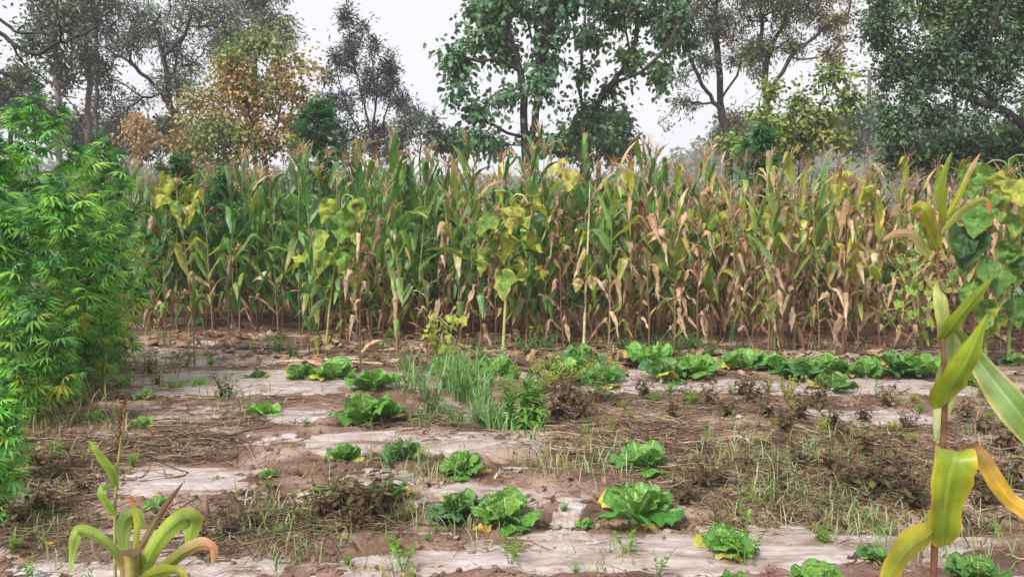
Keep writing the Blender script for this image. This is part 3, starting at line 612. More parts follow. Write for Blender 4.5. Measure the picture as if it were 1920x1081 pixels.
YC = [Proto(make_cabbage(50+i*3.1, 9, .2, .1, [(120, 184, 74), (104, 172, 66)][i % 2])) for i in range(3)]
used_lab = set()
CAB = [(562, 708, 62, 'cabbage left of the brown maize stalk, smaller of the pair by the canes'), (628, 710, 84, 'round cabbage just left of the brown maize stalk by the canes'), (485, 708, 38, 'tiny cabbage alone on the film at the left end of the row'),
       (700, 732, 96, 'spreading cabbage right of the brown maize stalk, left of the tall grass'), (846, 704, 80, 'cabbage half hidden behind the tall grass clump'), (938, 704, 70, 'cabbage behind the leafy weed, beside the yellow sunflower stem'),
       (1092, 694, 84, 'dark cabbage with yellow blossom shoots left of the bare sunflower stem'), (1060, 712, 74, 'pale cabbage among the yellowing potato plants'), (1132, 722, 84, 'low light green cabbage at the right of the yellowing potato plants'), (1215, 690, 92, 'large upright blistered cabbage right of the bare sunflower stem'), (1242, 716, 90, 'light green cabbage low in front of the large upright one'), (1298, 708, 104, 'wide dark green cabbage right of the upright blistered one'),
       (1394, 696, 86, 'tall dark cabbage standing apart in the middle of the row'), (1462, 700, 80, 'leftmost cabbage of the big clump right of centre'), (1512, 712, 92, 'pale hearted cabbage in the middle of the big clump'), (1556, 706, 84, 'rear right cabbage of the big clump'), (1560, 730, 84, 'front cabbage of the big clump with leaves flat on the film'),
       (1622, 708, 72, 'dark cabbage just right of the big clump'), (1680, 706, 96, 'wide cabbage with ribbed leaves left of the near maize stem'), (1722, 710, 88, 'cabbage touching the near maize stem from the left'), (1790, 700, 70, 'cabbage right behind the near maize stem'), (1830, 722, 66, 'light cabbage right of the near maize stem, behind its leaf'), (1905, 692, 58, 'cabbage at the right edge of the row'),
       (690, 792, 112, 'wide dark cabbage alone on the fourth bed'), (736, 786, 60, 'smaller cabbage nestled right of the wide lone one'), (645, 874, 66, 'small upright cabbage left of the bushy one on the third bed'), (757, 876, 84, 'bushy cabbage with thin grass through it on the third bed'), (866, 892, 86, 'cabbage with one yellow leaf on its right side'), (722, 936, 74, 'cabbage overgrown by dark dead potato stems'),
       (1208, 892, 110, 'blistered grey-green cabbage right behind the largest one'), (862, 962, 98, 'left one of the two touching cabbages near the front'), (948, 992, 122, 'right one of the two touching cabbages, with a yellow leaf below'), (1190, 978, 160, 'largest cabbage, standing open right of centre near the front'), (1366, 1030, 116, 'front cabbage with one long outstretched leaf and a yellow one'),
       (1640, 1056, 76, 'half-open cabbage left of the near maize stem base'), (1545, 1112, 130, 'cabbage cut by the bottom edge, right of centre'), (1832, 1100, 96, 'cabbage cut by the bottom edge, right of the near maize stem'), (1378, 1100, 66, 'small cabbage at the bottom edge under the outstretched leaf')]
for i, (px, py, w, lab) in enumerate(CAB):
    p = GP(px, py); p[2] = gz(p[0], p[1]); s = w/FPX*p[1]/.46*1.03*rng.uniform(.94, 1.06); s = (s, s, s*rng.uniform(.85, 1.12))
    CP[i % 8].place(p, rng.uniform(0, 6.28), 'green '+lab, 'chinese cabbages on the beds', s, (rng.normal(0, .07), rng.normal(0, .07)))
for i, (px, py, w, lab) in enumerate([(600, 928, 38, 'tiny cabbage left of the dark dead stems'), (505, 902, 34, 'tiny cabbage on bare soil left of centre'), (404, 898, 26, 'tiniest cabbage seedling above the long pale film'), (295, 948, 48, 'small bluish cabbage on the long pale film'), (265, 808, 44, 'small cabbage beside the dried spike at left'), (1098, 990, 36, 'tiny bright cabbage on a scrap of film, left of the largest cabbage'), (1650, 1000, 34, 'small cabbage shoot left of the big yellow-green leaf'), (330, 728, 34, 'small flat seedling on the muddy film, left of another'), (372, 722, 36, 'small flat seedling on the muddy film, right of another'), (232, 722, 34, 'pale seedling on the mud near the hemp'), (270, 748, 36, 'seedling on the edge of the mud, in front of the hemp'), (492, 778, 64, 'flat rosette weed left of the lone wide cabbage'), (175, 790, 56, 'leafy seedling beside a yellow flower at left')]):
    p = GP(px, py); p[2] = gz(p[0], p[1]); YC[i % 3].place(p, rng.uniform(0, 6.28), lab, 'small seedlings and young cabbages', w/FPX*p[1]/.34, (rng.normal(0, .1), rng.normal(0, .1)))
# fallen yellow cabbage leaves
def flat_leaf(px, py, w, col, lab):
    p = GP(px, py); p[2] = gz(p[0], p[1])+.012; L = w/FPX*p[1]; g = G(); az = rng.uniform(-.5, .5)
    s = np.linspace(0, 1, 10); P, side, T = arc(np.zeros(3), az, 1.5+.25*np.sin(s*5), L, .4); V, F, U, SS, Lu = ribbon(P, side, L*.33*np.interp(s, [0, .3, .7, 1], [.2, .8, 1, .2]), 9, .1, .3, 1.5, px, .4)
    g.add(V, F, mix(S(*col), S(170, 110, 60), (vn(SS*4, U*3)**2)[:, None]), Lu); o = tag(g.obj('fallen_leaf', M_broad), lab, 'leaf', 'fallen yellow leaves'); o.location = p
flat_leaf(1180, 1000, 70, (226, 196, 96), 'fallen yellow leaf under the largest cabbage'); flat_leaf(885, 1008, 44, (204, 190, 90), 'fallen yellow-green leaf between the two touching cabbages')
flat_leaf(1372, 1034, 32, (222, 190, 110), 'yellow leaf at the foot of the front cabbage'); flat_leaf(705, 796, 24, (222, 200, 120), 'yellowed leaf under the lone wide cabbage'); flat_leaf(900, 890, 26, (196, 200, 80), 'yellow leaf right of the cabbage in the third bed')

# ------------------------------------------------------------------ sunflowers (and other broad drooping leaves)
def heart(g, base, az, droop, L, c, c2, seed, n=10, m=9):
    s = np.linspace(0, 1, n); P, side, T = arc(base, az, droop+.3*np.sin(s*3+seed), L, .0)
    w = L*.5*np.interp(s, [0, .06, .25, .5, .8, 1], [.42, .8, 1, .85, .4, .02])
    side = rotabout(side, T, np.full(n, rng.normal(0, .5))); V, F, U, SS, Lu = ribbon(P, side, w*.86, m, .38, .22, 2.2, seed, .45, .45)
    nn = vn(SS*5+seed, U*3+seed*2)
    C = mix(c, c2, (sstep(.45, .95, np.abs(U)*.5+nn*.8))[:, None]); C = mix(C, S(150, 100, 60), (sstep(.72, .98, nn*.5+SS*.35+np.abs(U)*.25)*.8)[:, None]); g.add(V, F, C, Lu)
def sunflower(lab, px, py, top, D, leaves, stem_c, headp=None, rad=.016, lean=0., neck=True):
    b = at(px, py, D); b[2] = gz(b[0], D)-.01; t = thing('sunflower', lab, 'sunflower', b); tp = at(px+lean, top, D)-b
    g = G(); Ps = spline([[0, 0, 0], tp*[.3, 1, .35], tp*[.8, 1, .75], tp], 16)
    if neck: Ps = np.r_[Ps, spline([tp, tp+[.05, -.05, .05], tp+[.14, -.10, .03], tp+[.19, -.13, -.06]], 7)[1:]]
    n = len(Ps); addtube(g, Ps, np.linspace(rad, rad*.4, n)*(1+.1*(np.arange(n) % 2)), np.array([stem_c*rng.uniform(.85, 1.1) for _ in range(n)]), 9); part(g, 'stem', M_stalk, t)
    for i, (lx, ly, w, c, c2) in enumerate(leaves):
        q = at(lx, ly, D-.05-rng.uniform(0, .2))-b; L = w/FPX*D*(1.2 if D > 9.3 else 1.02)*rng.uniform(.85, 1.15)
        z = min(q[2]+.02, tp[2]-.02); a = np.array([np.interp(z, Ps[:16, 2], Ps[:16, k]) for k in range(3)])
        g = G(); Q = spline([a, (a+q)/2+[0, 0, .05], q+[0, 0, .03], q], 8); addtube(g, Q, np.linspace(.0045, .003, 8), mix(S(170, 180, 100), S(*c), .3), 5)
        heart(g, q, math.atan2(q[1]-a[1], q[0]-a[0]), rng.uniform(2.5, 2.95), L, S(*c), S(*c2), i*1.9+px); part(g, 'leaf', M_broad, t)
    if neck:
        g = G(); e = Ps[-1]; dr = Ps[-1]-Ps[-2]; dr /= np.linalg.norm(dr)
        V, F, Lu = tube([e, e+dr*.012, e+dr*.03, e+dr*.045], [.012, .05, .055, .035], 14); g.add(V, F, S(112, 92, 60), Lu); g.add(V[-14:], np.arange(14)[None], S(52, 36, 26))
        for k in range(16):
            a = k/16*6.28; A = np.cross(dr, [0, 0.2, 1]); A /= np.linalg.norm(A); B = np.cross(dr, A); o_ = A*math.cos(a)+B*math.sin(a)
            Q = np.array([e+dr*.02+o_*.045, e+dr*.03+o_*.065, e+dr*.06+o_*.07]); V, F, U, SS, Lu = ribbon(Q, np.cross(dr, o_), [.012, .009, .001], 3, .2); g.add(V, F, S(122, 110, 62)*rng.uniform(.7, 1.1), Lu)
        part(g, 'flower_head', M_husk, t)
    return t
g1, g2, yy, yg, dk = (112, 150, 66), (84, 128, 56), (178, 176, 88), (158, 172, 66), (48, 84, 46)
sunflower('sunflower with big green and yellow heart-shaped leaves, left of centre', 612, 672, 372, 10.4, [(640, 395, 58, g1, g1), (662, 372, 40, yg, g1), (600, 430, 52, g1, yy), (618, 372, 44, yg, yg), (640, 470, 50, g1, yg), (596, 500, 40, yy, yy), (662, 460, 42, yg, g2), (650, 410, 44, yg, yg), (612, 470, 46, g2, yy), (604, 520, 36, yg, yy), (655, 500, 36, yy, yg), (578, 470, 40, yg, g1)], S(156, 166, 96), lean=30)
sunflower('sunflower with a thick pale stem and withered yellow drooping leaves, at the centre', 943, 672, 372, 10.0, [(958, 376, 50, yy, yy), (975, 382, 46, yy, g1), (1000, 372, 42, yg, yy), (950, 435, 46, yg, yy), (985, 425, 44, yg, yg), (925, 405, 44, g1, yg), (912, 470, 44, g2, yg), (975, 480, 46, yy, yg), (948, 505, 56, g1, yy), (1005, 500, 34, yg, (150, 110, 70)), (930, 440, 40, g2, yy), (1020, 400, 34, yg, g2)], S(176, 184, 116), lean=18, rad=.021)
sunflower('bare pale sunflower stem with only withered top leaves, right of the central yellow one', 1094, 672, 350, 10.1, [(1085, 520, 26, (180, 176, 110), (160, 130, 90)), (1108, 515, 24, (180, 176, 110), (160, 130, 90)), (1060, 300, 44, yy, yy), (1075, 320, 36, yy, yy)], S(206, 204, 160), lean=12, rad=.02, neck=False)
sunflower('nodding dark sunflower head above the maize tops at the centre', 1052, 650, 272, 11.4, [(1050, 312, 30, yy, yy), (1066, 322, 28, yy, (170, 150, 90)), (1040, 338, 30, yg, yy), (1076, 345, 28, yy, yy), (1054, 350, 28, yy, yg)], S(130, 120, 80), lean=-20)
sunflower('sunflower with arching pale neck and yellow leaves, right of centre in the maize', 1335, 660, 372, 10.6, [(1300, 395, 36, yg, yy), (1350, 400, 44, yy, yg), (1330, 430, 40, yg, g2), (1370, 440, 36, yy, yy)], S(150, 158, 96), lean=-15)
sunflower('yellow-leaved sunflower standing in the maize right of the arching one', 1452, 660, 372, 10.2, [(1445, 385, 50, yy, yg), (1465, 400, 46, yy, yy), (1420, 410, 44, yg, yy), (1440, 440, 40, yy, yy), (1480, 380, 40, yg, yg)], S(150, 150, 90))
sunflower('yellow-leaved sunflower at the left side of the maize, near the hemp', 332, 640, 345, 12.2, [(322, 330, 36, yg, yg), (350, 350, 44, yy, yy), (310, 352, 38, yg, yy), (340, 380, 44, yy, yg), (362, 345, 36, yg, yg)], S(140, 150, 90))
sunflower('sunflower with pale crumpled leaves behind the near maize top', 1585, 660, 330, 11.2, [(1580, 320, 46, yy, yg), (1610, 335, 50, yg, yy), (1590, 370, 44, yy, yy), (1620, 360, 40, yg, yy)], S(150, 150, 90))
gg = (104, 140, 66)
sunflower('leafy sunflower at the right edge, left one, with dark green hanging leaves', 1848, 668, 310, 8.6, [(1832, 305, 66, gg, g1), (1835, 380, 62, g2, gg), (1832, 430, 80, dk, dk), (1862, 360, 62, gg, yg), (1815, 440, 56, dk, g2), (1850, 480, 60, g2, gg), (1825, 530, 56, gg, g2), (1850, 560, 60, gg, yg), (1800, 500, 48, g2, gg)], S(120, 140, 76), rad=.02)
sunflower('leafy sunflower at the right edge, right one, with yellowing crumpled leaves', 1892, 668, 300, 8.8, [(1880, 320, 66, yy, yg), (1905, 335, 60, yg, yy), (1895, 400, 62, gg, yg), (1890, 450, 60, gg, g1), (1915, 480, 56, dk, gg), (1880, 505, 60, gg, g2), (1900, 560, 60, g2, gg), (1925, 390, 56, yg, yy), (1875, 590, 54, gg, yg)], S(120, 140, 76), rad=.02)
# climbing bean on a maize stem
def vine(lab, px, py, top, D, spread, n, col):
    b = at(px, py, D); b[2] = gz(b[0], D); t = thing('bean_vine', lab, 'bean plant', b); H = at(px, top, D)[2]-b[2]
    s = np.linspace(0, 1, 50); Q = np.stack([spread*.25*np.sin(s*14), -.05+.05*np.cos(s*17), s*H], 1); g = G(); addtube(g, Q, .004, S(176, 180, 110), 5); part(g, 'stem', M_stalk, t)
    g = G()
    for i in range(n):
        f = rng.uniform(.35, 1); q = np.array([rng.normal(0, spread*.45), rng.uniform(-.2, .02), f*H]); heart(g, q, rng.uniform(3.4, 6), rng.uniform(1.9, 2.8), rng.uniform(.09, .15), S(*col[rng.integers(len(col))]), S(170, 180, 80), i*1.3, 7, 5)
    part(g, 'leaves', M_broad, t)
    for i in range(5):
        g = G()
        q = np.array([rng.normal(0, spread*.4), -.1, H*rng.uniform(.5, 1)]); Q = spline([q, q+[.05, 0, .04], q+[.12, 0, -.02], q+[.16, 0, -.1]], 8); addtube(g, Q, .003, S(190, 190, 130), 4); part(g, 'tendril', M_stalk, t)
vine('climbing bean with round green leaves, in the maize left of the near stem', 1690, 668, 470, 9.2, .5, 46, [(112, 152, 70), (134, 168, 80)])
vine('small yellowing climbing plant on a brown stalk, right of the sunflower with big leaves', 822, 690, 585, 8.6, .22, 26, [(140, 162, 70), (176, 184, 70)])

# ------------------------------------------------------------------ hemp
def palm_template(nl=7):
    V, F = [], []; k = 0
    for i in range(nl):
        a = (i-(nl-1)/2)*(.42); L = 1-.085*abs(i-(nl-1)/2)**1.45; w = .072*L
        for (s, ww) in ((.02, .2), (.3, .9), (.6, 1), (1, .03)):
            dz = -.38*s*s*L-.12*abs(a)*s
            c = np.array([math.sin(a)*s*L, math.cos(a)*s*L, dz]); px_ = np.array([math.cos(a), -math.sin(a), 0])
            V += [c-px_*w*ww+[0, 0, .03*ww], c-[0, 0, .0], c+px_*w*ww+[0, 0, .03*ww]]
        for q in range(3):
            o = k+q*3; F += [(o, o+1, o+4, o+3), (o+1, o+2, o+5, o+4)]
        k += 12
    return np.array(V, float), np.array(F)
PV, PF = palm_template()
def hemp(lab, px, py, top, D, width, nbr=20, leaf=.17, seed=0, cols=None, bottom=.05, bud=1., cat='hemp plant', dens=1.):
    b = at(px, py, D); b[2] = gz(b[0], D); t = thing('hemp_plant', lab, cat, b, group='hemp plants'); H = at(px, top, D)[2]-b[2]; Wd = width/2/FPX*D
    gs, gl, gb = G(), G(), G(); sc = S(96, 118, 62)
    Ps = spline([[0, 0, 0], [.02*H, 0, .4*H], [-.01*H, .01*H, .8*H], [0, 0, H]], 16); addtube(gs, Ps, np.linspace(.016, .004, 16)*(H/2.5)**.5, sc*.8, 7)
    pos, dirs, sc_, cl = [], [], [], []
    tips = [(np.array([0, 0, H]), np.array([0, 0, 1.]), 1.3)]
    def leafset(p, d, size, n):
        for _ in range(n):
            a = rng.uniform(0, 6.28); out = np.array([math.cos(a), math.sin(a), rng.uniform(-.5, .3)])
            pos.append(p+d*rng.uniform(-.04, .04)+out*.05*rng.uniform(.2, 1)); dirs.append(out+d*.2); sc_.append(size*rng.uniform(.5, 1.2)); cl.append(p[2]/H)
    for i in range(nbr):
        f = bottom+(1-bottom)*(i+.5)/nbr*.93; az = i*2.4+seed; Lb = Wd*(np.interp((f-bottom)/(1-bottom), [0, .15, .4, .7, 1], [.8, 1, 1, .6, .08]))*rng.uniform(.75, 1.15)
        b0_ = np.array([np.interp(f*H, Ps[:, 2], Ps[:, k]) for k in range(3)]); Q, _, T = arc(b0_, az, np.linspace(1.15, .35, 9)+rng.normal(0, .08), Lb*1.25, rng.uniform(-.3, .3))
        addtube(gs, Q, np.linspace(.006, .002, 9), sc, 4); tips.append((Q[-1], T[-1], rng.uniform(.6, 1.0)))
        for k in range(2, 9): leafset(Q[k], T[k], leaf, int(round(1.9*dens)))
    for k in range(int(26*dens)): leafset(np.array([0, 0, H*rng.uniform(bottom, 1)]), np.array([0, 0, 1.]), leaf*1.1, 2)
    pos, dirs, sc_, cl = map(np.array, (pos, dirs, sc_, cl)); M = frames(dirs, rng.normal(0, .3, len(pos)))
    base = np.array([[122, 184, 84], [148, 198, 90], [104, 166, 86], [168, 206, 104], [124, 180, 112]]) if cols is None else np.array(cols)
    cc = np.array([S(*base[rng.integers(len(base))]) for _ in pos])*rng.uniform(.8, 1.2, (len(pos), 1))
    yel = (rng.random(len(pos)) < .5*(1-cl)**2)[:, None]; cc = np.where(yel, S(176, 182, 70), cc)
    scatter(gl, PV, PF, pos, M, sc_, cc)
    bp, bd, bs = [], [], []                     # dark flower clusters at the branch tips
    for p, d, sz in tips:
        for q in range(int(38*sz*bud)):
            f = rng.random(); r = .06*sz*(1-.5*f); a = rng.uniform(0, 6.28); o_ = np.array([math.cos(a), math.sin(a), rng.uniform(-.1, 1.1)])
            bp.append(p+d*(-.20*sz+.26*sz*f)+o_*r*rng.uniform(.2, 1)*[1, 1, .4]); bd.append(o_+d*.5); bs.append(rng.uniform(.04, .09)*(leaf/.17))
    if bp:
        bp, bd, bs = map(np.array, (bp, bd, bs)); scatter(gb, PV[12:60], PF[(PF >= 12).all(1) & (PF < 60).all(1)]-12, bp, frames(bd, rng.normal(0, .6, len(bp))), bs, np.array([S(60, 108, 66)*rng.uniform(.7, 1.35) for _ in bp]))
        part(gb, 'flower_cluster', M_hemp, t)
    part(gs, 'stem', M_stalk, t); part(gl, 'leaves', M_hemp, t)
    return t
hemp('tallest bright green hemp plant at the left edge, topped under the bare branches', 92, 770, 172, 7.6, 320, 32, .185, 0, dens=1.0)
hemp('tall hemp plant cut by the left edge of the photo', 8, 770, 245, 7.4, 200, 26, .18, 1, dens=1.05)
hemp('tall hemp plant sloping down to the maize, right of the tallest one', 205, 700, 262, 8.6, 200, 26, .185, 2, dens=1.05)
hemp('hemp plant with a bare lower stem in front of the tall ones', 137, 728, 352, 6.9, 190, 22, .17, 3, bottom=.32, dens=1.15)
hemp('hemp plant right of the bare-stemmed one, reaching over the maize', 192, 715, 430, 7.4, 130, 16, .16, 8, bottom=.3)
hemp('low bushy hemp plant with a dark flower cluster, in front at the left', 70, 775, 560, 5.9, 140, 16, .15, 4, bottom=.1, bud=1.6)
hemp('low hemp plant at the left edge, beside the yellow flowers', -6, 890, 735, 4.5, 110, 10, .11, 5, dens=.8)
hemp('small hemp shoot hanging into the lower left corner', -25, 1010, 850, 3.9, 90, 8, .11, 6, dens=.8)
hemp('lower hemp plant behind the bushy one at the left edge', 22, 740, 400, 6.7, 170, 18, .18, 9, dens=1.1)
DKH = [(44, 84, 58), (54, 96, 64), (40, 76, 56)]
for i, (px, py, top, w, lab) in enumerate([(35, 800, 680, 90, 'knee-high yellowish hemp shoot at the left edge'), (110, 770, 660, 90, 'knee-high hemp shoot right of the bushy hemp plant'), (165, 735, 625, 80, 'short hemp shoot with yellow lower leaves at the foot of the tall ones'), (215, 705, 600, 64, 'short hemp shoot at the right foot of the tall ones'), (60, 740, 600, 110, 'short leafy hemp in the shade behind the bushy plant')]):
    hemp(lab, px, py, top, gp(px, py)[1], w, 10, .13, 30+i, bottom=.08, bud=.9)
hemp('dark green cone-shaped hemp plant rising behind the maize, below the slim tree', 606, 600, 188, 13.5, 120, 28, .2, 7, DKH, bottom=.55, dens=1.2)
hemp('dark hemp top with drooping fingered leaves behind the maize, right of centre', 1422, 600, 236, 13, 80, 14, .26, 10, [(52, 104, 66), (66, 120, 72)], bottom=.55)
hemp('hemp top showing behind the maize below the rusty tree', 350, 600, 290, 12.8, 110, 16, .2, 11, [(70, 120, 62), (88, 140, 70)], bottom=.5)
hemp('hemp top in the maize, right of the yellow-leaved sunflower', 428, 600, 318, 12.2, 70, 14, .18, 12, [(60, 112, 62), (80, 128, 66)], bottom=.5)
# sorghum plume above the hemp
b = at(268, 560, 12.2); b[2] = 0; t = thing('sorghum_plant', 'pinkish tan sorghum plume rising behind the hemp at the left', 'sorghum', b); H = at(268, 205, 12.2)[2]
g = G(); addtube(g, [[0, 0, 0], [0, 0, H*.6], [0, 0, H*.95]], [.014, .01, .004], S(130, 130, 80), 6); part(g, 'stalk', M_stalk, t); g = G()
for k in range(90):
    f = rng.random(); a = rng.uniform(0, 6.28); Q, s2, _ = arc(np.array([0, 0, H*(.70+.24*f)]), a, np.linspace(.1, .9+.6*(1-f), 8), .56*(1.3-f)); 
    for q in range(2, 8):
        for e in range(4):
            Q2, s3, _ = arc(Q[q]+rng.normal(0, .012, 3), rng.uniform(0, 6.28), np.array([.5, 1, 1.4]), .05); V, F, U, SS, L = ribbon(Q2, s3, [.006, .01, .002], 3, .6); g.add(V, F, pick([S(206, 174, 144), S(190, 152, 128), S(214, 190, 160), S(170, 160, 110)]), L)
part(g, 'plume', M_tas, t)

# ------------------------------------------------------------------ weeds, pepper seedlings, dead potato plants
def lance(g, base, az, th0, th1, L, Wd, c, seed, n=6, m=3, crump=0.):
    s = np.linspace(0, 1, n); P, side, T = arc(base, az, th0+(th1-th0)*s, L, rng.uniform(-.3, .3)); w = Wd*np.interp(s, [0, .15, .45, .8, 1], [.2, .7, 1, .55, .03])
    V, F, U, SS, Lu = ribbon(P, side, w, m, .3, .1, 2, seed, crump); g.add(V, F, c, Lu)
def make_weed(H, nst, npl, LL, LW, cols, seed, spread=.5, th=(.9, 2.2), base_leaf=0., stemc=(110, 130, 66), name='weed'):
    root = thing(name, name, 'weed'); gs, gl = G(), G(); cols = [S(*c) for c in cols]
    for k in range(nst):
        az = k*2.4+seed; th_ = spread*rng.uniform(.2, 1) if nst > 1 else .04; Q, _, T = arc(np.array([0, 0, -.01]), az, np.linspace(th_*.5, th_, 10), H*rng.uniform(.7, 1.05), .3)
        addtube(gs, Q, np.linspace(.0045, .0015, 10)*(H/.4)**.5, S(*stemc)*rng.uniform(.8, 1.1), 5)
        for q in range(npl):
            f = base_leaf+(1-base_leaf)*(q+.5)/npl; i = f*9; a = int(i); b = Q[a]+(Q[min(a+1, 9)]-Q[a])*(i-a)
            lance(gl, b, q*2.4+k+rng.normal(0, .3), *(np.array(th)*mix(1, .55, f**2)+rng.normal(0, .12)), LL*mix(1, .5, f**1.5)*rng.uniform(.7, 1.15), LW*mix(1, .5, f**1.5), pick(cols)*rng.uniform(.82, 1.18), q+seed, 7, 5)
    part(gs, 'stem', M_stalk, root); part(gl, 'leaves', M_broad, root)
    return root
GRN = [(110, 168, 62), (94, 152, 58), (126, 180, 72)]
P_ = {'tall': [Proto(make_weed(.46, 5, 22, .20, .021, GRN, i, .25, (1.1, 2.7), name='leafy_weed')) for i in range(2)],
      'pepper': [Proto(make_weed(.27, 3, 9, .075, .016, [(104, 164, 58), (122, 176, 66)], 3+i, .7, (1.0, 2.3), .35, name='pepper_seedling')) for i in range(4)],
      'bush': [Proto(make_weed(.22, 12, 10, .05, .012, GRN+[(150, 178, 70)], 5+i, 1.0, (.9, 2.2), .2, name='bushy_weed')) for i in range(3)],
      'carrot': [Proto(make_weed(.24, 9, 16, .045, .011, [(84, 128, 70), (70, 114, 64), (96, 138, 74)], 8+i, 1.15, (1.1, 1.8), .15, name='feathery_weed')) for i in range(3)],
      'yell': [Proto(make_weed(.25, 10, 11, .05, .014, [(166, 178, 70), (130, 164, 64), (186, 180, 84)], 12+i, .9, (.9, 2.4), .3, (150, 130, 84), name='potato_plant')) for i in range(3)]}
BRN = [(84, 64, 48), (66, 50, 40), (116, 94, 68), (58, 44, 36), (104, 92, 60), (110, 112, 64)]
P_['dead'] = [Proto(make_weed(.26, int(rng.integers(6, 10)), 9, .07, .019, BRN, 20+i, 1.05, (1.8, 3.1), .15, (126, 98, 76), name='dead_potato_plant')) for i in range(6)]
def put(kind, px, py, w, lab, group, hpx=None):
    pr = P_[kind][rng.integers(len(P_[kind]))]; p = GP(px, py); p[2] = gz(p[0], p[1])-.004
    H0 = {'tall': .46, 'pepper': .27, 'bush': .26, 'carrot': .24, 'yell': .28, 'dead': .20}[kind]; s = (hpx or w)/FPX*p[1]/H0
    return pr.place(p, rng.uniform(0, 6.28), lab, group, s, (rng.normal(0, .08), rng.normal(0, .08)))
put('tall', 985, 812, 0, 'tall leafy green weed right of the grass clump, taller of two', 'tall leafy weeds', 118); put('tall', 1003, 806, 0, 'leafy green weed leaning on the taller one beside the grass', 'tall leafy weeds', 96)
put('tall', 955, 800, 0, 'shorter leafy weed at the left of the tall pair, in the grass', 'tall leafy weeds', 70)
for px, py, h, lab in [(756, 1075, 96, 'pepper seedling left of centre, cut by the bottom edge'), (1180, 1040, 78, 'pepper seedling on the film below the largest cabbage'), (1232, 1085, 66, 'pepper seedling at the bottom edge right of centre'), (955, 1060, 90, 'pepper seedling below the two touching cabbages'), (1395, 1060, 120, 'pepper seedling rising in front of the front cabbage'), (770, 1100, 60, 'low pepper seedling at the bottom edge left of centre'), (60, 1081, 60, 'seedling in the bottom left corner'), (165, 1100, 50, 'seedling left of the cut maize stalk'), (1690, 1070, 60, 'pepper seedling hidden behind the yellow-green leaf'), (1640, 760, 46, 'pepper seedling among the dead stems at right')]:
    put('pepper', px, py, 0, lab, 'pepper seedlings', h)
for px, py, h, lab in [(1542, 1018, 66, 'bushy light green weed on film right of the front cabbage'), (1255, 742, 42, 'bushy weed among the dead stems right of centre'), (1325, 826, 34, 'bushy weed at the end of the dead straw heap'), (1180, 790, 26, 'small weed above the dead straw heap'), (760, 850, 60, 'weed rising through the bushy cabbage'), (1830, 890, 46, 'weed right of the near maize stem'), (1880, 800, 36, 'weed under the right maize leaf'), (395, 686, 30, 'weed beside the lone short maize plant'), (350, 690, 26, 'weed left of the lone short maize plant'), (1230, 760, 36, 'small weed left of the bushy one among dead stems'), (840, 940, 30, 'low weed left of the two touching cabbages'), (30, 1040, 50, 'weed on the dark soil at bottom left'), (110, 850, 44, 'weed below the yellow flowers at left'), (250, 880, 40, 'weed on dark soil left of centre'), (1780, 960, 50, 'weed behind the big yellow-green leaf'), (1860, 1000, 40, 'weed low at the right edge'), (520, 1010, 38, 'weed on the film at lower left'), (650, 1060, 34, 'weed at the bottom left of centre'), (1460, 880, 40, 'weed in the dead stems at right'), (1080, 1075, 30, 'weed at the bottom edge, centre')]:
    put('bush', px, py, 0, lab, 'small bushy weeds', h)
for px, py, h, lab in [(835, 712, 60, 'leafy green weed behind the grass clump, left'), (880, 722, 64, 'leafy green weed behind the grass clump, middle'), (915, 730, 60, 'leafy green weed behind the grass clump, right'), (948, 748, 70, 'leafy weed between the grass clump and the tall leafy pair'), (1020, 742, 50, 'low leafy weed right of the tall leafy pair'), (970, 714, 44, 'low leafy weed behind the tall leafy pair'), (860, 690, 40, 'leafy green weed left of the thick sunflower stem')]:
    put('bush', px, py, 0, lab, 'small bushy weeds', h)
for px, py, h, lab in [(1035, 712, 46, 'leafy shoot in the yellowing clump, left'), (1085, 704, 44, 'leafy shoot in the yellowing clump, right'), (900, 700, 46, 'leafy upright weed beside the thick sunflower stem'), (1120, 736, 34, 'low leafy shoot below the yellowing clump')]:
    put('tall', px, py, 0, lab, 'tall leafy weeds', h)
wr = np.random.default_rng(77)
for k in range(44):
    px, py = wr.uniform(1040, 1880), wr.uniform(742, 960)
    if px > 1100 and py > 830 and px < 1320: py -= 90
    put('bush' if k % 2 else 'yell', px, py, 0, 'small green weed growing among the dead stems in the right half', 'small green weeds among the dead stems', wr.uniform(22, 40))
for k in range(26):
    px, py = wr.uniform(230, 900), wr.uniform(700, 1050); put('bush', px, py, 0, 'tiny green weed on the bare soil in the left half', 'tiny green weeds on the soil', wr.uniform(14, 28))
CR = 'feathery dark green weeds under the maize'
for i, (px, py, h, lab) in enumerate([(990, 668, 62, 'feathery weed with a yellow flower at the foot of the maize, centre'), (1030, 660, 46, 'feathery weed right of the yellow flower'), (520, 660, 50, 'feathery weed at the maize foot left of centre'), (545, 668, 40, 'low feathery weed left of the green sunflower stem'), (1170, 660, 46, 'feathery weed right of the bare sunflower stem'), (1270, 668, 56, 'feathery weed below the hanging pale maize leaf'), (1300, 660, 50, 'feathery weed behind the wide dark cabbage'), (1330, 672, 44, 'feathery weed right of the wide dark cabbage'), (1175, 640, 36, 'feathery weed deeper under the maize, right of centre'), (900, 672, 30, 'feathery weed left of the thick pale stem'), (1230, 650, 40, 'feathery weed under the maize above the upright cabbage')]):
    put('carrot', px, py, 0, lab, CR, h)
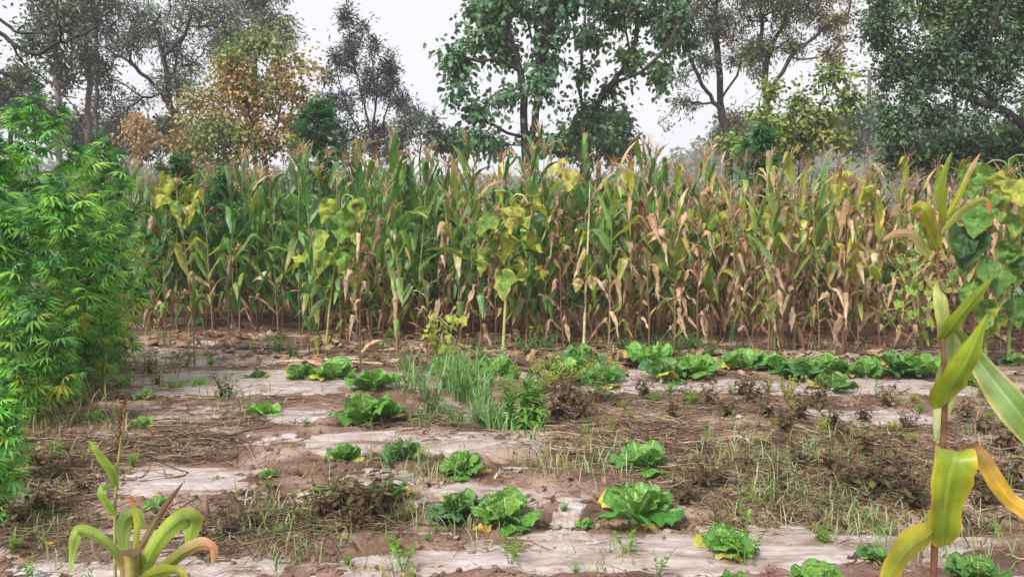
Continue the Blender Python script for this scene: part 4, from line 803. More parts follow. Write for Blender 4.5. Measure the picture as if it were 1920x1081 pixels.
for i, (px, py, h, lab) in enumerate([(1040, 735, 56, 'yellowing potato plant left in the clump at the centre'), (1070, 725, 50, 'yellowing potato plant in the middle of the clump'), (1010, 712, 44, 'yellowing potato plant behind the leafy weed'), (1105, 712, 46, 'yellowing potato plant at the right end of the clump'), (1148, 706, 40, 'yellow potato shoots left of the upright cabbage'), (830, 722, 36, 'yellowing plant in the tall grass'), (860, 735, 30, 'small yellowing plant in the tall grass'), (1475, 756, 50, 'yellow sprawling plant below the big cabbage clump'), (1540, 825, 40, 'bright yellow wilting plant in the dead stems at right'), (1490, 790, 40, 'yellow-green plant left of the bright yellow one'), (1440, 735, 30, 'yellow-green plant at the foot of the tall dark cabbage'), (1840, 742, 44, 'yellow-green plant right of the near maize stem'), (1870, 760, 36, 'yellow-green sprawling plant below the right maize leaf')]):
    put('yell', px, py, 0, lab, 'yellowing potato plants', h*1.35)
DG_ = 'dead brown potato plants on the beds'
DEAD = [(600, 985, 70), (640, 960, 80), (690, 985, 86), (720, 960, 90), (580, 1000, 44), (660, 1000, 50), (430, 1010, 70), (470, 990, 54), (385, 1010, 40), (805, 780, 40), (1050, 790, 76), (1080, 770, 60), (1090, 790, 50), (1120, 760, 40), (1160, 770, 44), (1210, 745, 40), (1290, 760, 44), (1330, 770, 50), (1370, 790, 50), (1410, 760, 50), (1440, 790, 50), (1470, 820, 50), (1500, 790, 54), (1530, 770, 50), (1560, 800, 60), (1590, 830, 50), (1620, 790, 44), (1660, 770, 46), (1700, 800, 40), (1390, 740, 40), (1620, 860, 60), (1660, 880, 70), (1600, 920, 76), (1640, 940, 80), (1690, 930, 80), (1720, 960, 70), (1560, 900, 60), (1500, 890, 50), (1450, 920, 50), (1400, 900, 50), (1350, 920, 50), (1310, 930, 56), (1290, 950, 50), (1330, 860, 40), (1820, 930, 80), (1850, 960, 60), (1890, 850, 60), (1900, 920, 60), (1840, 820, 50), (1810, 790, 44), (1870, 770, 40), (1260, 790, 34), (60, 880, 50), (110, 900, 44), (70, 960, 60), (30, 1000, 60), (150, 930, 40), (420, 740, 50), (280, 700, 30), (300, 720, 26), (1000, 760, 40), (1060, 760, 50)]
def deadlab(px, py):
    if px < 350 and py > 860: return 'dead brown plant on the dark soil at the lower left'
    if px < 560: return 'small dead brown plant on the film, left half'
    if px < 800: return 'dark dead potato plant tangled over the small cabbages left of centre'
    if px < 1200: return 'dead potato plant below the yellowing clump at the centre'
    if px < 1400 and py > 840: return 'dead brown plant right of the largest cabbage'
    if px < 1760 and py > 840: return 'dark dead potato plant in the grass left of the near maize stem'
    if px < 1760: return 'dead brown potato plant below the cabbage row, right half'
    return 'dead brown plant at the right edge beyond the near maize stem'
for px, py, h in DEAD: put('dead', px, py, 0, deadlab(px, py), DG_, h*1.1)
# small yellow flowers
def flower(px, py, hpx, lab):
    p = GP(px, py+hpx); p[2] = gz(p[0], p[1]); t = thing('yellow_flower', lab, 'flower', p, group='small yellow flowers'); H = hpx/FPX*p[1]; g = G()
    addtube(g, [[0, 0, 0], [.01, 0, H*.6], [0, 0, H]], .0018, S(100, 130, 60), 4); part(g, 'stem', M_stalk, t); g = G()
    for k in range(9): lance(g, np.array([0, 0, H]), k*.7, 1.0, 1.3, 9/FPX*p[1]*.7, .008, S(240, 196, 20), k, 4)
    part(g, 'petals', M_broad, t)
for a in [(83, 842, 40, 'left of the two yellow flowers beside the low hemp'), (91, 853, 34, 'right of the two yellow flowers beside the low hemp'), (96, 1018, 34, 'yellow flower near the bottom left corner'), (158, 780, 16, 'yellow flower beside the leafy seedling at left'), (996, 614, 46, 'yellow flower under the maize at the centre'), (82, 868, 28, 'lowest small yellow flower beside the low hemp')]: flower(*a)

# ------------------------------------------------------------------ grass, straw, clods, leaf litter
g = G()
def blades(cx, cy, rx, ry, n, hpx, cols, wid=.0035, flop=1.4):
    for _ in range(n):
        px, py = cx+rng.normal(0, rx), cy+rng.normal(0, ry); py = min(max(py, 650), 1120); p = GP(px, py); p[2] = gz(p[0], p[1])-.005
        H = hpx/FPX*p[1]*rng.uniform(.5, 1.25); t0 = rng.uniform(0, .5); Q, s2, T = arc(p, rng.uniform(0, 6.28), t0+rng.uniform(.2, flop)*np.linspace(0, 1, 7)**1.6, H, rng.uniform(-.5, .5))
        V, F, U, SS, L = ribbon(Q, s2, wid*rng.uniform(.7, 1.3)*np.array([.8, 1, 1, .9, .7, .4, .05])*(p[1]/5)**.6, 3, .3); g.add(V, F, S(*cols[rng.integers(len(cols))])*rng.uniform(.8, 1.2), L)
GC = [(116, 142, 92), (140, 158, 116), (96, 130, 76), (158, 166, 130)]; GD = [(150, 150, 100), (170, 156, 118), (128, 142, 84), (120, 130, 74)]
GCL = [(96, 138, 74), (120, 156, 96), (82, 124, 62), (146, 166, 120), (104, 146, 76)]
for cx, cy, n_, h_ in ((765, 700, 20, 80), (1010, 790, 22, 60), (940, 700, 24, 70), (870, 752, 60, 120), (840, 735, 40, 100), (900, 770, 46, 110), (905, 800, 60, 90), (930, 812, 40, 84), (860, 800, 40, 70), (800, 745, 30, 90), (780, 722, 26, 84), (760, 735, 24, 60), (850, 715, 40, 90), (885, 730, 40, 100), (960, 815, 24, 60), (820, 780, 36, 50), (1000, 822, 16, 50), (790, 790, 26, 44)):
    blades(cx, cy, 9, 4, int(n_*1.35), h_*.8, GCL, .0045, 2.6)
blades(1130, 880, 60, 20, 150, 60, GC+GD, flop=2.2); blades(1030, 880, 50, 16, 80, 46, GD, flop=2.2); blades(900, 985, 60, 18, 90, 50, GC, flop=2.4)
for cx, cy in ((1380, 860), (1440, 900), (1520, 880), (1580, 850), (1480, 940), (1400, 960), (1620, 990), (1560, 960), (1340, 900), (1680, 1010), (1720, 1040)): blades(cx, cy, 40, 18, 84, 56, GC+GD, flop=2.4)
for cx, cy in ((740, 980), (560, 990), (500, 960), (620, 940), (800, 900), (760, 880), (540, 1050), (440, 1000)): blades(cx, cy, 34, 14, 60, 50, GC+GD, flop=2.4)
for cx, cy in ((220, 700), (160, 740), (60, 800), (120, 790), (200, 800), (40, 940), (100, 860), (60, 1000)): blades(cx, cy, 40, 18, 110, 42, GD+[(100, 130, 64)], flop=2.)
for cx, cy in ((1850, 820), (1880, 900), (1820, 1000), (1900, 1050), (1860, 760), (430, 760), (330, 700), (130, 1060), (1130, 1060), (700, 1075)): blades(cx, cy, 40, 20, 60, 46, GC+GD, flop=2.)
blades(960, 830, 800, 120, 1100, 24, GD, flop=2.2); blades(960, 640, 700, 20, 500, 34, GD)
tag(g.obj('grass', M_grass), 'thin grass growing in tufts and scattered blades across the beds', 'grass', kind='stuff')
g = G()
def straw(cx, cy, rx, ry, n, cols, L=(.08, .35), h=.05, w=.0022):
    for _ in range(n):
        px, py = cx+rng.normal(0, rx), cy+rng.normal(0, ry); py = min(max(py, 600), 1130); p = GP(px, py); a = rng.uniform(0, 6.28) if rng.random() < .5 else rng.normal(0, .5); l = rng.uniform(*L)
        s = np.linspace(-.5, .5, 6)*l; bend = rng.normal(0, .25)*l; x = p[0]+s*math.cos(a)-bend*np.cos(s/l*5)*math.sin(a); y = p[1]+s*math.sin(a)+bend*np.cos(s/l*5)*math.cos(a)
        z = gz(x, y)+.004+rng.uniform(0, h)*rng.random()+rng.normal(0, .02)*s/l*1.5+.006*rng.random(6); z = np.maximum(z, gz(x, y)+.003)
        V, F, Lu = tube(np.stack([x, y, z], 1), w*math.exp(rng.normal(-.1, .5))*np.array([.8, 1, 1, 1, .9, .5])*(p[1]/5)**.5, 4); g.add(V, F, S(*cols[rng.integers(len(cols))])*rng.uniform(.8, 1.15), Lu)
SB = [(142, 116, 96), (166, 144, 120), (110, 86, 70), (86, 66, 56), (178, 158, 134)]; SD = [(92, 72, 58), (72, 56, 46), (114, 96, 76), (140, 124, 96), (120, 124, 84)]
straw(1180, 835, 80, 20, 700, SB, (.15, .5), .09); straw(1120, 800, 60, 16, 260, SB); straw(1250, 870, 70, 20, 380, SB, (.12, .4), .06)
straw(330, 835, 70, 18, 420, SD+SB, (.1, .4), .07); straw(140, 870, 70, 30, 420, SD+SB); straw(60, 980, 70, 50, 380, SD); straw(100, 760, 80, 40, 420, SD+SB)
straw(1500, 830, 140, 50, 950, SD+SB, (.08, .3), .07); straw(1600, 920, 90, 40, 800, SD+SB+[(140, 140, 90)], (.08, .3), .07); straw(1380, 930, 80, 30, 420, SD+SB); straw(1840, 880, 60, 70, 600, SD+SB)
straw(620, 980, 90, 22, 420, SD+[(130, 130, 84)], (.08, .3), .08); straw(430, 1000, 80, 30, 320, SD); straw(1100, 760, 200, 20, 420, SD+SB); straw(830, 800, 60, 20, 220, SD+SB); straw(960, 900, 700, 130, 1800, SD+SB, (.03, .2), .015, .0016); straw(450, 760, 150, 25, 260, SD+SB)
straw(960, 655, 620, 18, 2200, SB+SD, (.08, .4), .10, .0025)
tag(g.obj('dead_straw', M_straw), 'litter of dead straw and dry stems lying over the beds', 'straw', kind='stuff')
g = G()                                       # dry leaf scraps on the ground
def scraps(cx, cy, rx, ry, n, sz=(.03, .1)):
    for i in range(n):
        px, py = cx+rng.normal(0, rx), min(max(cy+rng.normal(0, ry), 600), 1130); p = GP(px, py); p[2] = gz(p[0], p[1])+.004; L = rng.uniform(*sz)
        Q, s2, T = arc(p, rng.uniform(0, 6.28), 1.1+rng.uniform(.2, 1.1)*np.linspace(0, 1, 6), L, rng.uniform(-1, 1)); Q[:, 2] = np.maximum(Q[:, 2], p[2]); V, F, U, SS, Lu = ribbon(Q, s2, L*.2*np.array([.3, .8, 1, .9, .5, .05]), 3, .4, .2, 2, i*.7, .6); g.add(V, F, pick(TAN+BROWN+BROWN)*rng.uniform(.6, 1.05), Lu)
scraps(960, 650, 620, 22, 1500, (.08, .3)); scraps(960, 860, 700, 120, 900); scraps(1560, 870, 150, 60, 700); scraps(1060, 780, 60, 24, 160); scraps(640, 960, 70, 20, 200); scraps(100, 880, 100, 90, 300)
tag(g.obj('leaf_litter', M_husk), 'scraps of dry brown leaves scattered on the soil and film', 'leaf litter', kind='stuff')
# clods and crumbs of soil
ic = bpy.data.meshes.new('tmp'); import bmesh
bm = bmesh.new(); bmesh.ops.create_icosphere(bm, subdivisions=2, radius=1); IV = np.array([v.co[:] for v in bm.verts]); IF = np.array([[v.index for v in f.verts] for f in bm.faces]); bm.free()
g = G(); N_ = 5200; py = 650+(rng.random(N_)**1.1)*460; px = rng.uniform(-60, 1980, N_); X = []; Y = []
for a, b in zip(px, py): q = gp(a, b); X.append(q[0]); Y.append(q[1])
X, Y = np.array(X), np.array(Y); so_ = soil_off(X, Y); k = so_ > .006; X, Y = X[k], Y[k]; n = len(X)
for v in range(6):
    sel = np.arange(n) % 6 == v; TV = IV*(1+.35*fbm(IV[:, 0]*2+v*9, IV[:, 1]*2+IV[:, 2]*3, 3)[:, None]); r = np.abs(rng.normal(0, .007, sel.sum()))+.003
    scatter(g, TV*[1, 1, .7], IF, np.stack([X[sel], Y[sel], gz(X[sel], Y[sel])+r*.25], 1), frames(rng.normal(0, 1, (sel.sum(), 3))), r, np.tile(S(130, 100, 86), (sel.sum(), 1)))
tag(g.obj('soil_clods', M_mud, smooth=True), 'clods and crumbs of brown soil lying on the beds', 'soil', kind='stuff')
for kk in P_:
    for p_ in P_[kk]:
        if not p_.used:
            for o in KIDS[p_.root.name]: bpy.data.objects.remove(o)
            bpy.data.objects.remove(p_.root)
# pale canes lying in front of the maize
for (x0, y0, x1, y1, lab) in [(518, 684, 668, 678, 'pale cane lying on the ground left of the brown maize stalk'), (640, 683, 720, 688, 'shorter pale cane lying behind the brown maize stalk')]:
    a, b = GP(x0, y0), GP(x1, y1); g = G(); P = np.linspace(a, b, 12)+[0, 0, .04]; P -= a; addtube(g, P, .013*(1+.15*(np.arange(12) % 3 == 0)), S(196, 182, 140), 7); o = tag(g.obj('cane', M_stalk), lab, 'cane'); o.location = a
# ------------------------------------------------------------------ trees
def leaf_tpl(kind):
    if kind == 'big':   # broad, drooping, folded along the midrib
        r = [(0, .06), (.22, .34), (.5, .37), (.78, .22), (1, .02)]
    elif kind == 'mid': r = [(0, .04), (.3, .27), (.7, .22), (1, .01)]
    else: r = [(0, .03), (.45, .17), (1, .01)]
    V = []
    for s, w in r: z = -.25*s*s; V += [(-w, s, z+.12*w*2), (0, s, z), (w, s, z+.12*w*2)]
    F = []
    for i in range(len(r)-1): o = i*3; F += [(o, o+1, o+4, o+3), (o+1, o+2, o+5, o+4)]
    return np.array(V, float), np.array(F)
TPL = {k: leaf_tpl(k) for k in ('big', 'mid', 'fine')}
def tree(name, label, D, limbs, blobs, n_at, leaf, lsize, lper, cols, bark=M_bark, tipr=.004, spread=.22, droop=.3, pwr=.5, r0=None, seed=0, cat='tree', depth=None, group=None, base=None, fill=.0, sub=3):
    """limbs: image polylines (px, py, extra depth) from the ground up; blobs: (px, py, rx, ry, depth offset, weight) crown masses"""
    global rng
    keep = rng; rng = np.random.default_rng(100+seed)
    L0 = [[at(a, b, D+c) for a, b, c in l] for l in limbs]
    root_p = L0[0][0].copy(); root_p[2] = -.05 if base is None else base; t = thing(name, label, cat, root_p, group=group)
    pos = [root_p]; par = [-1]
    def addpath(i0, pts):
        i = i0
        for p in pts: pos.append(np.asarray(p)); par.append(i); i = len(pos)-1
        return i
    for l in L0:
        if l is L0[0]: i0 = 0; pts = [root_p]+[q for q in l[1:]] if abs(l[0][2]) < .5 else [root_p]+l
        else:
            A = np.array(pos); i0 = int(np.argmin(((A-l[0])**2).sum(1))); pts = [pos[i0]]+l[1:]
        seg = sum(np.linalg.norm(np.subtract(pts[k+1], pts[k])) for k in range(len(pts)-1)); n = max(4, int(seg/.3)); q = spline(pts, n)[1:]
        q = q+np.random.default_rng(seed+len(pos)).normal(0, .018*D/15, q.shape); addpath(i0, q)
    nl = len(pos)
    # attraction points
    wts = np.array([b[2]*b[3]*(b[5] if len(b) > 5 else 1) for b in blobs], float); wts /= wts.sum(); at_ = []
    for b, n in zip(blobs, rng.multinomial(n_at, wts)):
        c = at(b[0], b[1], D+b[4]); rx, rz = b[2]/FPX*D, b[3]/FPX*D; ry = (min(rx, rz)*.9+.3*max(rx, rz)) if depth is None else depth
        k = max(1, n//13); cc = rng.normal(0, 1, (k, 3)); cc /= np.linalg.norm(cc, axis=1)[:, None]; cc *= (rng.random((k, 1))**.4)*.92
        for q in range(n):
            u = cc[rng.integers(k)]+rng.normal(0, .15, 3); at_.append(c+u*[rx, ry, rz])
    at_ = np.array(at_); A = np.array(pos); d0 = np.min(np.linalg.norm(at_[:, None]-A[None, ::2], axis=2), axis=1); order = np.argsort(d0)
    P = np.zeros((nl+len(at_)*8, 3)); P[:nl] = A; np_ = nl; ends = []
    for a in at_[order]:
        dv = a-P[:np_]; d = np.linalg.norm(dv, axis=1); cost = d+.55*np.maximum(-dv[:, 2], 0); i = int(np.argmin(cost)); dd = d[i]
        k = int(np.clip(dd/.28, 2, 7)); m_ = (P[i]+a)/2+np.array([0, 0, -.06*dd])+rng.normal(0, .06*dd, 3); q = spline([P[i], m_, a], k+1)[1:]
        for e, p in enumerate(q): P[np_] = p; pos.append(p); par.append(i if e == 0 else np_-1); np_ += 1
        ends.append(np_-1)
    pos = P[:np_]; par = np.array(par); n = np_
    cnt = np.zeros(n); cnt[ends] = 1
    for i in range(n-1, 0, -1): cnt[par[i]] += cnt[i]
    cnt = np.maximum(cnt, 1); rad = tipr*cnt**pwr
    if r0: rad *= np.where(np.arange(n) < nl, 1, 1); rad = tipr+(rad-tipr)*(r0-tipr)/(rad[0]-tipr)
    kids = {}
    for i in range(1, n): kids.setdefault(par[i], []).append(i)
    g = G(); K = 5
    chains = []; stack = [(0, None)]
    while stack:
        i, p = stack.pop(); ch = [p, i] if p is not None else [i]
        while kids.get(i):
            ks = sorted(kids[i], key=lambda k: -rad[k])
            for k in ks[1:]: stack.append((k, i))
            i = ks[0]; ch.append(i)
        if len(ch) > 1: chains.append((ch, p))
    for ch, p in chains:
        r = rad[ch].copy()
        if p is not None: r[0] = r[1]
        V, F, L = tube(pos[ch], r, 9 if r.max() > .06 else 5 if r.max() > .015 else 4); g.add(V, F, (.1, .08, .08), L)
    part(g, 'trunk', bark, t)
    # leaves on short twigs around the outer nodes
    TV, TF = TPL[leaf]; cand = np.array([i for i in range(nl, n) if cnt[i] <= 4]); w = np.where(cnt[cand] < 2, 2., 1.); m = int(lper*n_at)
    node = cand[rng.choice(len(cand), m, p=w/w.sum())]
    sub_ = rng.normal(0, spread, (len(cand), sub, 3))                       # sub-clumps so the crown is uneven
    idx = np.searchsorted(cand, node); off = sub_[idx, rng.integers(0, sub, m)]*rng.random((m, 1))+rng.normal(0, spread*.28, (m, 3))
    lp = pos[node]+off; d = off/(np.linalg.norm(off, axis=1)[:, None]+1e-6)+rng.normal(0, .45, (m, 3)); d[:, 2] -= droop
    cl = [S(*c) for c in cols]; cn = np.array([cl[int(v)] for v in np.clip(vn(lp[:, 0]*.9+seed, lp[:, 2]*.9+lp[:, 1]*.5)*1.25*len(cl)-.12*len(cl)+rng.normal(0, .5, m), 0, len(cl)-1)])
    g = G(); scatter(g, TV, TF, lp-t_off(t), frames(d, rng.normal(0, .8, m)), lsize*rng.uniform(.65, 1.2, m), cn*rng.uniform(.75, 1.25, (m, 1))); 
    tr = PARTS[t.name][0].data; co = np.zeros(len(tr.vertices)*3); tr.vertices.foreach_get('co', co); co = (co.reshape(-1, 3)-t_off(t)).astype(np.float32); tr.vertices.foreach_set('co', co.ravel())
    part(g, 'crown', M_tree, t); rng = keep
    return t
def t_off(t): return np.array(t.location)
GG = [(104, 118, 108), (88, 104, 94), (118, 128, 110), (78, 92, 84)]
OL = [(96, 108, 74), (84, 96, 70), (112, 118, 80), (120, 110, 74)]
DGn = [(62, 96, 66), (74, 110, 72), (52, 84, 60), (90, 122, 74)]
DK = [(78, 106, 82), (96, 122, 90), (64, 88, 70), (124, 146, 106), (108, 130, 90)]
RU = [(166, 124, 84), (128, 136, 80), (178, 138, 96), (140, 124, 78), (150, 144, 88), (118, 132, 78), (112, 130, 76)]
tree('poplar_tree', 'dark leafy poplar column at the far left behind the bare branches', 22, [[(112, 330, 0), (108, 150, 0), (100, 20, 0), (96, -90, 0)]],
     [(112, 60, 38, 70, 0), (95, -20, 40, 60, 0), (118, 140, 30, 60, 0), (62, 80, 22, 50, 0), (75, 15, 20, 40, 0), (135, 10, 22, 50, .5), (110, 210, 22, 40, 0)], 330, 'mid', .12, 16, GG+[(70, 98, 72)], M_bark2, .006, .3, seed=1, r0=0.087)
tree('poplar_tree', 'pale-trunked poplar with thin leaves, second from the left', 23, [[(165, 330, 0), (168, 180, 0), (162, 70, 0), (155, -80, 0)]],
     [(160, 20, 26, 60, 0), (150, 90, 20, 40, 0), (172, 120, 14, 40, 0), (158, -50, 30, 50, 0), (140, 160, 14, 40, 0)], 170, 'mid', .12, 12, GG, M_bark2, .006, .26, seed=2, r0=0.081)
tree('poplar_tree', 'slim poplar beside the pale-trunked one, third from the left', 24, [[(182, 330, 0), (180, 200, 0), (182, 90, 0), (178, -80, 0)]],
     [(180, 20, 20, 60, 0), (192, 110, 14, 40, 0), (176, 160, 12, 50, 0), (186, -50, 26, 50, 0), (198, 140, 10, 34, 0)], 150, 'mid', .12, 11, GG, M_bark2, .006, .24, seed=3, r0=0.062)
tree('broadleaf_tree', 'small grey-green tree at the left edge beyond the hemp', 27, [[(20, 330, 0), (22, 240, 0), (10, 180, 0)], [(22, 240, 0), (55, 190, 0)]],
     [(10, 170, 50, 40, 0), (55, 200, 50, 40, 0), (20, 220, 60, 40, 0), (60, 150, 26, 24, 0), (-30, 190, 60, 60, 0), (110, 230, 50, 30, 0)], 300, 'mid', .15, 22, GG+OL[:1], M_bark, .006, .34, seed=4, r0=0.074)
tree('willow_tree', 'wide grey willow-like tree leaning left behind the rusty tree', 24, [[(345, 340, 0), (335, 240, 0), (318, 200, 0), (270, 140, 0), (215, 100, .5), (175, 70, .5)], [(318, 200, 0), (310, 120, -.4), (290, 50, -.6), (270, -20, -.8)], [(335, 230, 0), (330, 120, .5), (350, 60, .8), (372, 20, 1)], [(310, 110, 0), (340, 75, -.5), (356, 30, -1), (352, 0, -1)], [(270, 140, 0), (240, 60, 1), (225, -10, 1)]],
     [(215, 40, 60, 50, 0), (300, 20, 70, 50, 0), (390, 10, 60, 50, 0), (260, 100, 60, 40, 0, .7), (330, 90, 60, 50, 0, .8), (420, 70, 60, 50, .5, .8), (235, 160, 40, 36, 0, .6), (300, 170, 60, 36, 0, .6), (220, 220, 40, 40, 0, .7), (250, 250, 50, 40, 0, .8), (185, 110, 30, 40, 0, .5), (350, 150, 50, 40, 0, .7)], 850, 'fine', .125, 18, GG, M_bark, .005, .3, seed=5, r0=0.124)
tree('broadleaf_tree', 'grey-green tree top standing behind the rusty tree', 28, [[(480, 340, 0), (478, 160, 0), (485, 60, 0), (495, 0, 0)]],
     [(490, 10, 50, 50, 0), (455, 50, 50, 44, 0), (515, 55, 32, 44, 0), (480, -40, 60, 50, 0), (430, 100, 44, 40, 0)], 330, 'fine', .16, 26, GG+[(96, 118, 96)], M_bark, .006, .32, seed=6, r0=0.087)
tree('autumn_tree', 'rusty orange and olive autumn tree behind the left part of the maize', 18, [[(500, 400, 0), (498, 300, 0), (470, 220, 0), (440, 150, 0), (420, 100, 0)], [(498, 300, 0), (520, 220, 0), (540, 150, 0), (530, 100, 0)], [(498, 300, 0), (480, 180, -.6), (478, 110, -.6)], [(500, 310, 0), (440, 250, .4), (390, 200, .5)], [(520, 230, 0), (555, 200, .3), (580, 160, .3)], [(505, 310, 0), (545, 250, 0), (548, 205, 0)]],
     [(440, 130, 60, 44, 0), (500, 105, 56, 40, 0), (545, 130, 36, 50, 0), (390, 180, 44, 44, 0), (460, 190, 66, 44, 0), (530, 190, 44, 40, 0, .8), (390, 240, 54, 34, 0, 1.7), (460, 255, 70, 34, 0, 1.7), (350, 210, 24, 30, 0), (575, 170, 18, 40, 0, .7), (420, 100, 30, 24, 0), (540, 245, 50, 34, 0, 1.1), (350, 255, 34, 30, 0, 1.6), (420, 290, 70, 24, 0, 1.2)], 820, 'big', .085, 14, RU, M_bark, .004, .3, .5, seed=7, r0=0.068)
tree('slim_tree', 'slim dark feathery tree with several upright stems, left of the big tree', 24, [[(702, 400, 0), (700, 290, 0), (680, 180, 0), (660, 100, 0), (648, 15, 0)], [(700, 290, 0), (702, 160, .3), (690, 60, .3)], [(700, 300, 0), (725, 210, -.3), (745, 120, -.3)], [(700, 300, 0), (660, 220, .4), (625, 120, .4)], [(702, 280, 0), (705, 190, 0), (712, 110, 0)]],
     [(650, 45, 13, 34, 0), (652, 100, 26, 34, 0), (676, 65, 12, 34, 0), (700, 75, 10, 30, 0), (705, 120, 26, 32, 0, 1.6), (742, 130, 18, 24, 0, 1.4), (720, 155, 34, 26, 0, 1.6), (630, 130, 22, 40, 0, .7), (612, 130, 12, 30, 0, .7), (675, 150, 34, 40, 0, .7), (740, 185, 30, 24, 0), (650, 195, 44, 30, 0, .5), (700, 225, 60, 30, 0, .5), (780, 215, 26, 24, 0, .8), (625, 180, 26, 30, 0, .5)], 560, 'fine', .125, 18, [(74, 78, 88), (66, 78, 78), (84, 92, 90), (60, 66, 74)], M_bark, .0045, .2, -.3, seed=8, r0=0.062)
tree('shrub', 'thin twiggy shrub between the slim tree and the big tree', 22, [[(790, 380, 0), (788, 280, 0), (790, 230, 0)]], [(785, 230, 34, 26, 0), (800, 260, 36, 26, 0), (770, 250, 30, 24, 0)], 110, 'fine', .14, 18, GG, M_bark, .004, .22, seed=9, cat='shrub', r0=0.025)
TB = [(76, 114, 84), (92, 130, 96), (110, 144, 110), (84, 122, 80)]
tree('broadleaf_tree', 'big double-trunked tree with large drooping leaves at the centre', 17, [[(989, 420, 0), (988, 290, 0), (983, 200, 0), (972, 120, 0), (955, 70, 0), (938, 0, 0), (930, -80, 0)], [(1000, 300, 0), (1005, 220, .1), (1011, 150, .1), (1008, 95, 0), (1003, 20, 0), (1000, -90, 0)], [(1008, 110, 0), (1022, 60, -.3), (1026, 0, -.4), (1030, -90, -.5)], [(1006, 80, 0), (985, 40, .4), (978, -20, .6), (975, -90, .6)], [(975, 125, 0), (935, 110, -.4), (905, 118, -.5), (872, 108, -.5)], [(986, 260, 0), (935, 240, -.6), (900, 222, -.7), (872, 190, -.8), (862, 150, -.8)], [(1015, 140, 0), (1050, 90, .4), (1075, 50, .5)]],
     [(890, 20, 26, 30, 0), (925, 55, 40, 40, 0), (930, 0, 50, 40, 0), (1000, 5, 60, 30, 0), (1050, 30, 44, 44, 0), (1080, 10, 36, 40, 0), (865, 100, 22, 20, -.5), (845, 125, 20, 22, -.5), (870, 150, 24, 30, -.5), (838, 178, 24, 18, -.6), (880, 200, 24, 20, -.6), (915, 80, 26, 26, 0), (950, 120, 30, 26, 0), (950, 165, 32, 22, 0), (985, 150, 30, 24, 0), (1025, 150, 30, 28, 0), (1010, 190, 30, 16, 0, .6), (935, 185, 26, 16, 0), (905, 250, 24, 18, -.5), (880, 240, 20, 20, -.5, .7), (1040, 100, 40, 34, 0, .8), (960, -40, 80, 40, 0), (1050, -40, 80, 40, 0), (965, 270, 40, 20, .5, .6), (900, 205, 18, 14, -.6)], 640, 'big', .125, 11, TB, M_bark, .005, .24, .9, seed=10, r0=0.124)
tree('broadleaf_tree', 'large leafy tree leaning right, behind and right of the double trunk', 18.5, [[(1095, 420, 0), (1098, 240, 0), (1120, 195, 0), (1150, 150, 0), (1180, 110, 0), (1195, 50, 0), (1200, -60, 0)], [(1090, 260, 0), (1086, 160, .2), (1090, 110, .2), (1098, 20, .2), (1110, -60, .2)], [(1150, 150, 0), (1190, 140, -.4), (1240, 100, -.6), (1270, 50, -.6)], [(1180, 110, 0), (1175, 60, .4), (1165, 0, .5)]],
     [(1130, 90, 22, 34, 0), (1110, 50, 26, 36, 0), (1180, 20, 36, 40, 0), (1225, 40, 44, 44, 0), (1260, 80, 34, 44, 0), (1205, 100, 36, 26, 0), (1160, 120, 26, 22, 0), (1240, 135, 40, 24, 0), (1270, 20, 40, 50, 0), (1250, 150, 24, 16, 0), (1090, 145, 18, 24, 0, .8), (1135, 155, 34, 18, 0), (1100, 215, 40, 22, 0), (1140, 235, 44, 26, 0), (1080, 245, 40, 22, 0), (1160, 200, 20, 14, 0, .7), (1140, -30, 80, 40, 0), (1240, -30, 80, 40, 0), (1065, 190, 20, 14, 0, .5)], 600, 'big', .12, 12, TB+[(104, 124, 70)], M_bark, .005, .25, .8, seed=11, r0=0.099)
tree('broadleaf_tree', 'low tree filling the gap under the leaning tree, just above the maize', 21, [[(1120, 400, 0), (1120, 290, 0), (1110, 250, 0)]], [(1100, 260, 60, 26, 0), (1150, 255, 40, 30, 0), (1040, 265, 50, 22, 0), (870, 270, 40, 18, 1), (930, 275, 40, 16, 1)], 260, 'big', .15, 14, TB, M_bark, .005, .26, .6, seed=12, r0=0.043)
tree('twiggy_tree', 'umbrella-shaped tree with dark bare limbs, right of the leaning tree', 22, [[(1368, 400, 0), (1364, 260, 0), (1352, 210, 0), (1325, 175, 0), (1308, 140, 0), (1285, 80, 0)], [(1352, 210, 0), (1350, 150, .3), (1345, 90, .3), (1340, 20, .3)], [(1325, 180, 0), (1290, 165, .5), (1262, 160, .5), (1235, 180, .5)], [(1350, 200, 0), (1380, 140, -.5), (1392, 90, -.5)], [(1356, 230, 0), (1400, 190, .4), (1430, 165, .4)]],
     [(1300, 50, 60, 50, 0), (1350, 40, 50, 50, 0), (1390, 90, 34, 40, 0, .6), (1300, 120, 44, 30, 0, .6), (1350, 125, 34, 40, 0, .5), (1270, 150, 40, 26, 0, .5), (1255, 190, 40, 20, 0, .45), (1300, 205, 40, 20, 0, .45), (1380, 200, 30, 30, 0, .4), (1340, -20, 90, 40, 0), (1240, 215, 24, 16, 0, .4)], 620, 'fine', .11, 13, [(96, 92, 88), (84, 92, 74), (104, 104, 82), (92, 82, 84)], M_bark, .0055, .22, seed=13, r0=0.118)
